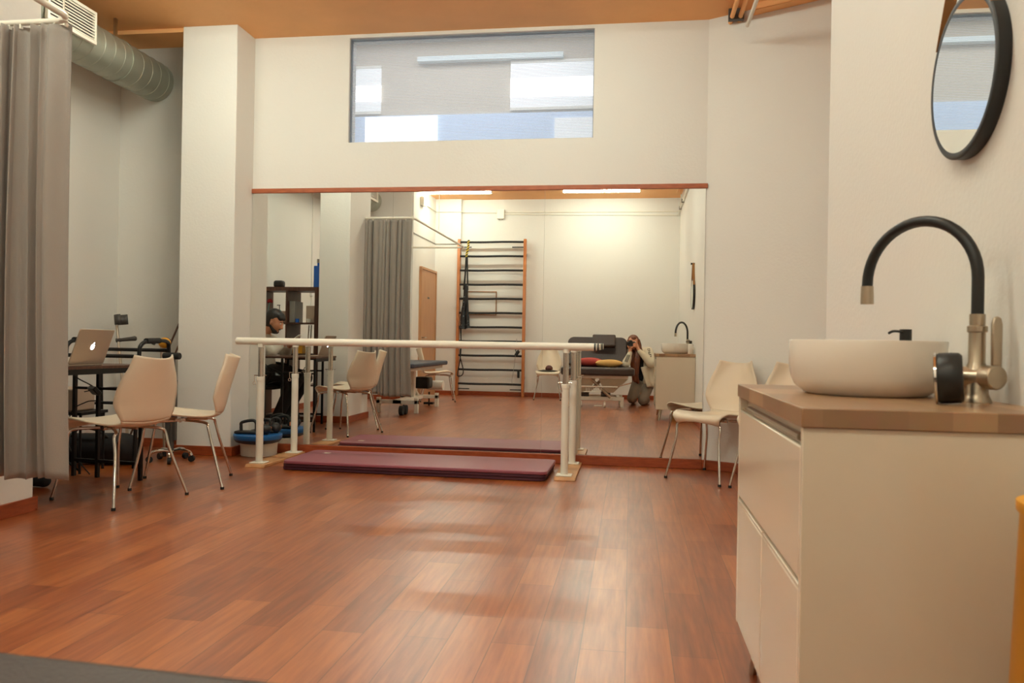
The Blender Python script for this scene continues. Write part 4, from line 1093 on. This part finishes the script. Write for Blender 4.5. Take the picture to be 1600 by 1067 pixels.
# the camera in the hands
t = thing('photo_camera', 'black camera held before the face of the kneeling person', 'camera', (0, -.012, .95))
obj('body', MB().box(-.062, .072, -.105, -.055, -.045, .038), 'black', t, bevel=.010, seg=3)
obj('viewfinder_hump', MB().prism([(-.03, .038), (.03, .038), (.018, .062), (-.018, .062)], 'y', -.10, -.05), 'black', t, bevel=.004)
obj('grip', MB().cyl((.062, -.055, -.04), (.062, -.055, .03), .017, 14), 'rubber', t)
obj('lens', MB().lathe([(1e-6, -.055), (.033, -.055), (.034, -.03), (.036, -.028), (.036, -.004), (.033, -.002), (.031, -.012), (1e-6, -.014)], 36, RX(-PI / 2) @ Matrix.Identity(4)), 'black', t, smooth=40)
obj('strap', MB().tube(arc([(.075, -.08, .0), (.10, -.05, -.06), (.12, -.06, -.14), (.11, -.12, -.2)], 5), .006, 6), 'rubber', t)

# ------------------------------------------------------------------ PERSON 2: seated at the desk
t = thing('person', 'person in a pale shirt and black trousers sitting at the black desk', 'person', (-3.87, 4.33, 0))
hc = Vector((.04, 0, 1.13)); nk = Vector((-.09, 0, 1.0)); ch = Vector((-.12, 0, .82)); pv = Vector((-.10, 0, .56))
sL = Vector((-.10, .17, .93)); sR = Vector((-.10, -.17, .93))
eL = Vector((.10, .20, .80)); eR = Vector((.08, -.2, .79)); wL = Vector((.20, .06, .91)); wR = Vector((.20, -.06, .90))
kL = Vector((.34, .11, .52)); kR = Vector((.34, -.12, .52)); aL = Vector((.13, .12, .09)); aR = Vector((.11, -.12, .09))
RM = Matrix.Rotation(math.radians(24), 3, 'Y')
def hv(v): return hc + RM @ Vector(v)
caps = [(hv((-.01, 0, .02)), .092, hv((.02, 0, -.02)), .078), (hv((.045, 0, -.075)), .04, hv((.05, 0, -.085)), .03),
        (hv((.09, 0, -.01)), .012, hv((.102, 0, -.035)), .014), (hv((-.0, .082, -.01)), .013, hv((-.002, .084, -.03)), .011), (hv((-.0, -.082, -.01)), .013, hv((-.002, -.084, -.03)), .011),
        (hv((-.02, 0, -.06)), .055, nk, .055), (nk, .06, ch, .12), (nk, .055, sL, .055), (nk, .055, sR, .055), (ch, .12, pv, .13),
        (sL, .052, eL, .04), (eL, .04, wL, .028), (sR, .052, eR, .04), (eR, .04, wR, .028),
        (pv, .12, kL, .065), (pv, .12, kR, .065), (kL, .06, aL, .04), (kR, .06, aR, .04), (aL, .038, aL + Vector((.15, 0, -.045)), .03), (aR, .038, aR + Vector((.15, 0, -.045)), .03)]
for (wr, s) in ((wL, 1), (wR, -1)):
    p = wr + Vector((.05, -.012 * s, .01))
    caps += [(wr, .026, p, .027)]
    for i in range(4):
        a = p + Vector((.02, s * (-.02 + .014 * i), .008)); b_ = a + Vector((.028, -.006 * s, .006)); c_ = b_ + Vector((.018 - .004 * abs(i - 1.5), -.012 * s, -.014))
        caps += [(a, .0095, b_, .0088), (b_, .0088, c_, .0075)]
    a = p + Vector((-.005, -.02 * s, .012)); caps += [(a, .011, a + Vector((.032, -.018 * s, .012)), .009)]
lump('body', caps, 'skin', t, .0068, 2)
lump('shirt', [(nk + Vector((-.0, 0, -.06)), .085, ch, .145), (ch, .145, pv + Vector((0, 0, .03)), .15), (sL, .075, eL, .062), (eL, .058, eL * .45 + wL * .55, .045), (sR, .075, eR, .062), (eR, .058, eR * .45 + wR * .55, .045), (sL, .075, sR, .075)], 'shirt', t, .010, 3)
lump('trousers', [(pv, .14, kL, .085), (pv, .14, kR, .085), (kL, .082, aL, .058), (kR, .082, aR, .058)], 'darkcloth', t, .011, 3)
for an in (aL, aR):
    lump('shoe', [(an + Vector((0, 0, -.03)), .05, an + Vector((.16, 0, -.05)), .04)], 'darkcloth', t, .010)
lump('hair', [(hv((.055, .035, .062)), .03, hv((.055, -.035, .062)), .03), (hv((-.03, 0, .04)), .097, hv((-.045, 0, -.01)), .088), (hv((.03, .03, .075)), .04, hv((.03, -.03, .075)), .04)], 'darkhair', t, .009, 2)
lump('beard', [(hv((.0, .072, -.05)), .014, hv((.045, .045, -.09)), .022), (hv((.0, -.072, -.05)), .014, hv((.045, -.045, -.09)), .022), (hv((.05, .03, -.098)), .026, hv((.05, -.03, -.098)), .026),
                (hv((.083, .016, -.058)), .009, hv((.083, -.016, -.058)), .009)], 'darkhair', t, .005, 2)
for s in (-1, 1):
    e_ = obj('eye', MB().ball(hv((.078, s * .031, .004)), .0115, 10), 'paper', t, smooth=60)
    obj('iris', MB().ball(hv((.0855, s * .031, .001)), .0055, 8), 'ink', e_, smooth=60)
    lump('eyebrow', [(hv((.088, s * .018, .026)), .004, hv((.080, s * .046, .026)), .0035)], 'darkhair', t, .0025, 1)
o = obj('phone', MB().box(-.075, .075, -.036, .036, -.004, .004), 'paper', bevel=.003)
o.location = (-3.60, 4.33, .945); o.rotation_euler = (0, math.radians(-35), 0)
tag(o, 'white phone held in the hands of the seated person', 'phone')
# office chair
t = thing('office_chair', 'black office chair with looped armrests under the seated person', 'chair', (-3.99, 4.33, 0))
obj('seat', MB().prism(rrect(-.22, .26, -.24, .24, .08), 'z', .40, .445), 'black', t, bevel=.015, seg=3)
obj('backrest', MB().prism(rrect(-.22, .22, .50, 1.0, .08), 'x', -.28, -.245), 'black', t, bevel=.012, seg=3)
obj('column', MB().cyl((0, 0, .08), (0, 0, .40), .025, 14), 'black', t)
obj('back_bar', MB().tube(arc([(-.1, 0, .40), (-.25, 0, .42), (-.295, 0, .6)], 4), .018, 10), 'black', t)
star_base(t, .27, 'black', .085)
for s in (-1, 1):
    obj('armrest', MB().tube(arc([(-.15, s * .26, .43), (-.17, s * .29, .60), (-.05, s * .29, .665), (.15, s * .29, .655), (.24, s * .29, .60), (.20, s * .26, .50), (.12, s * .25, .43)], 5), .018, 10), 'black', t)
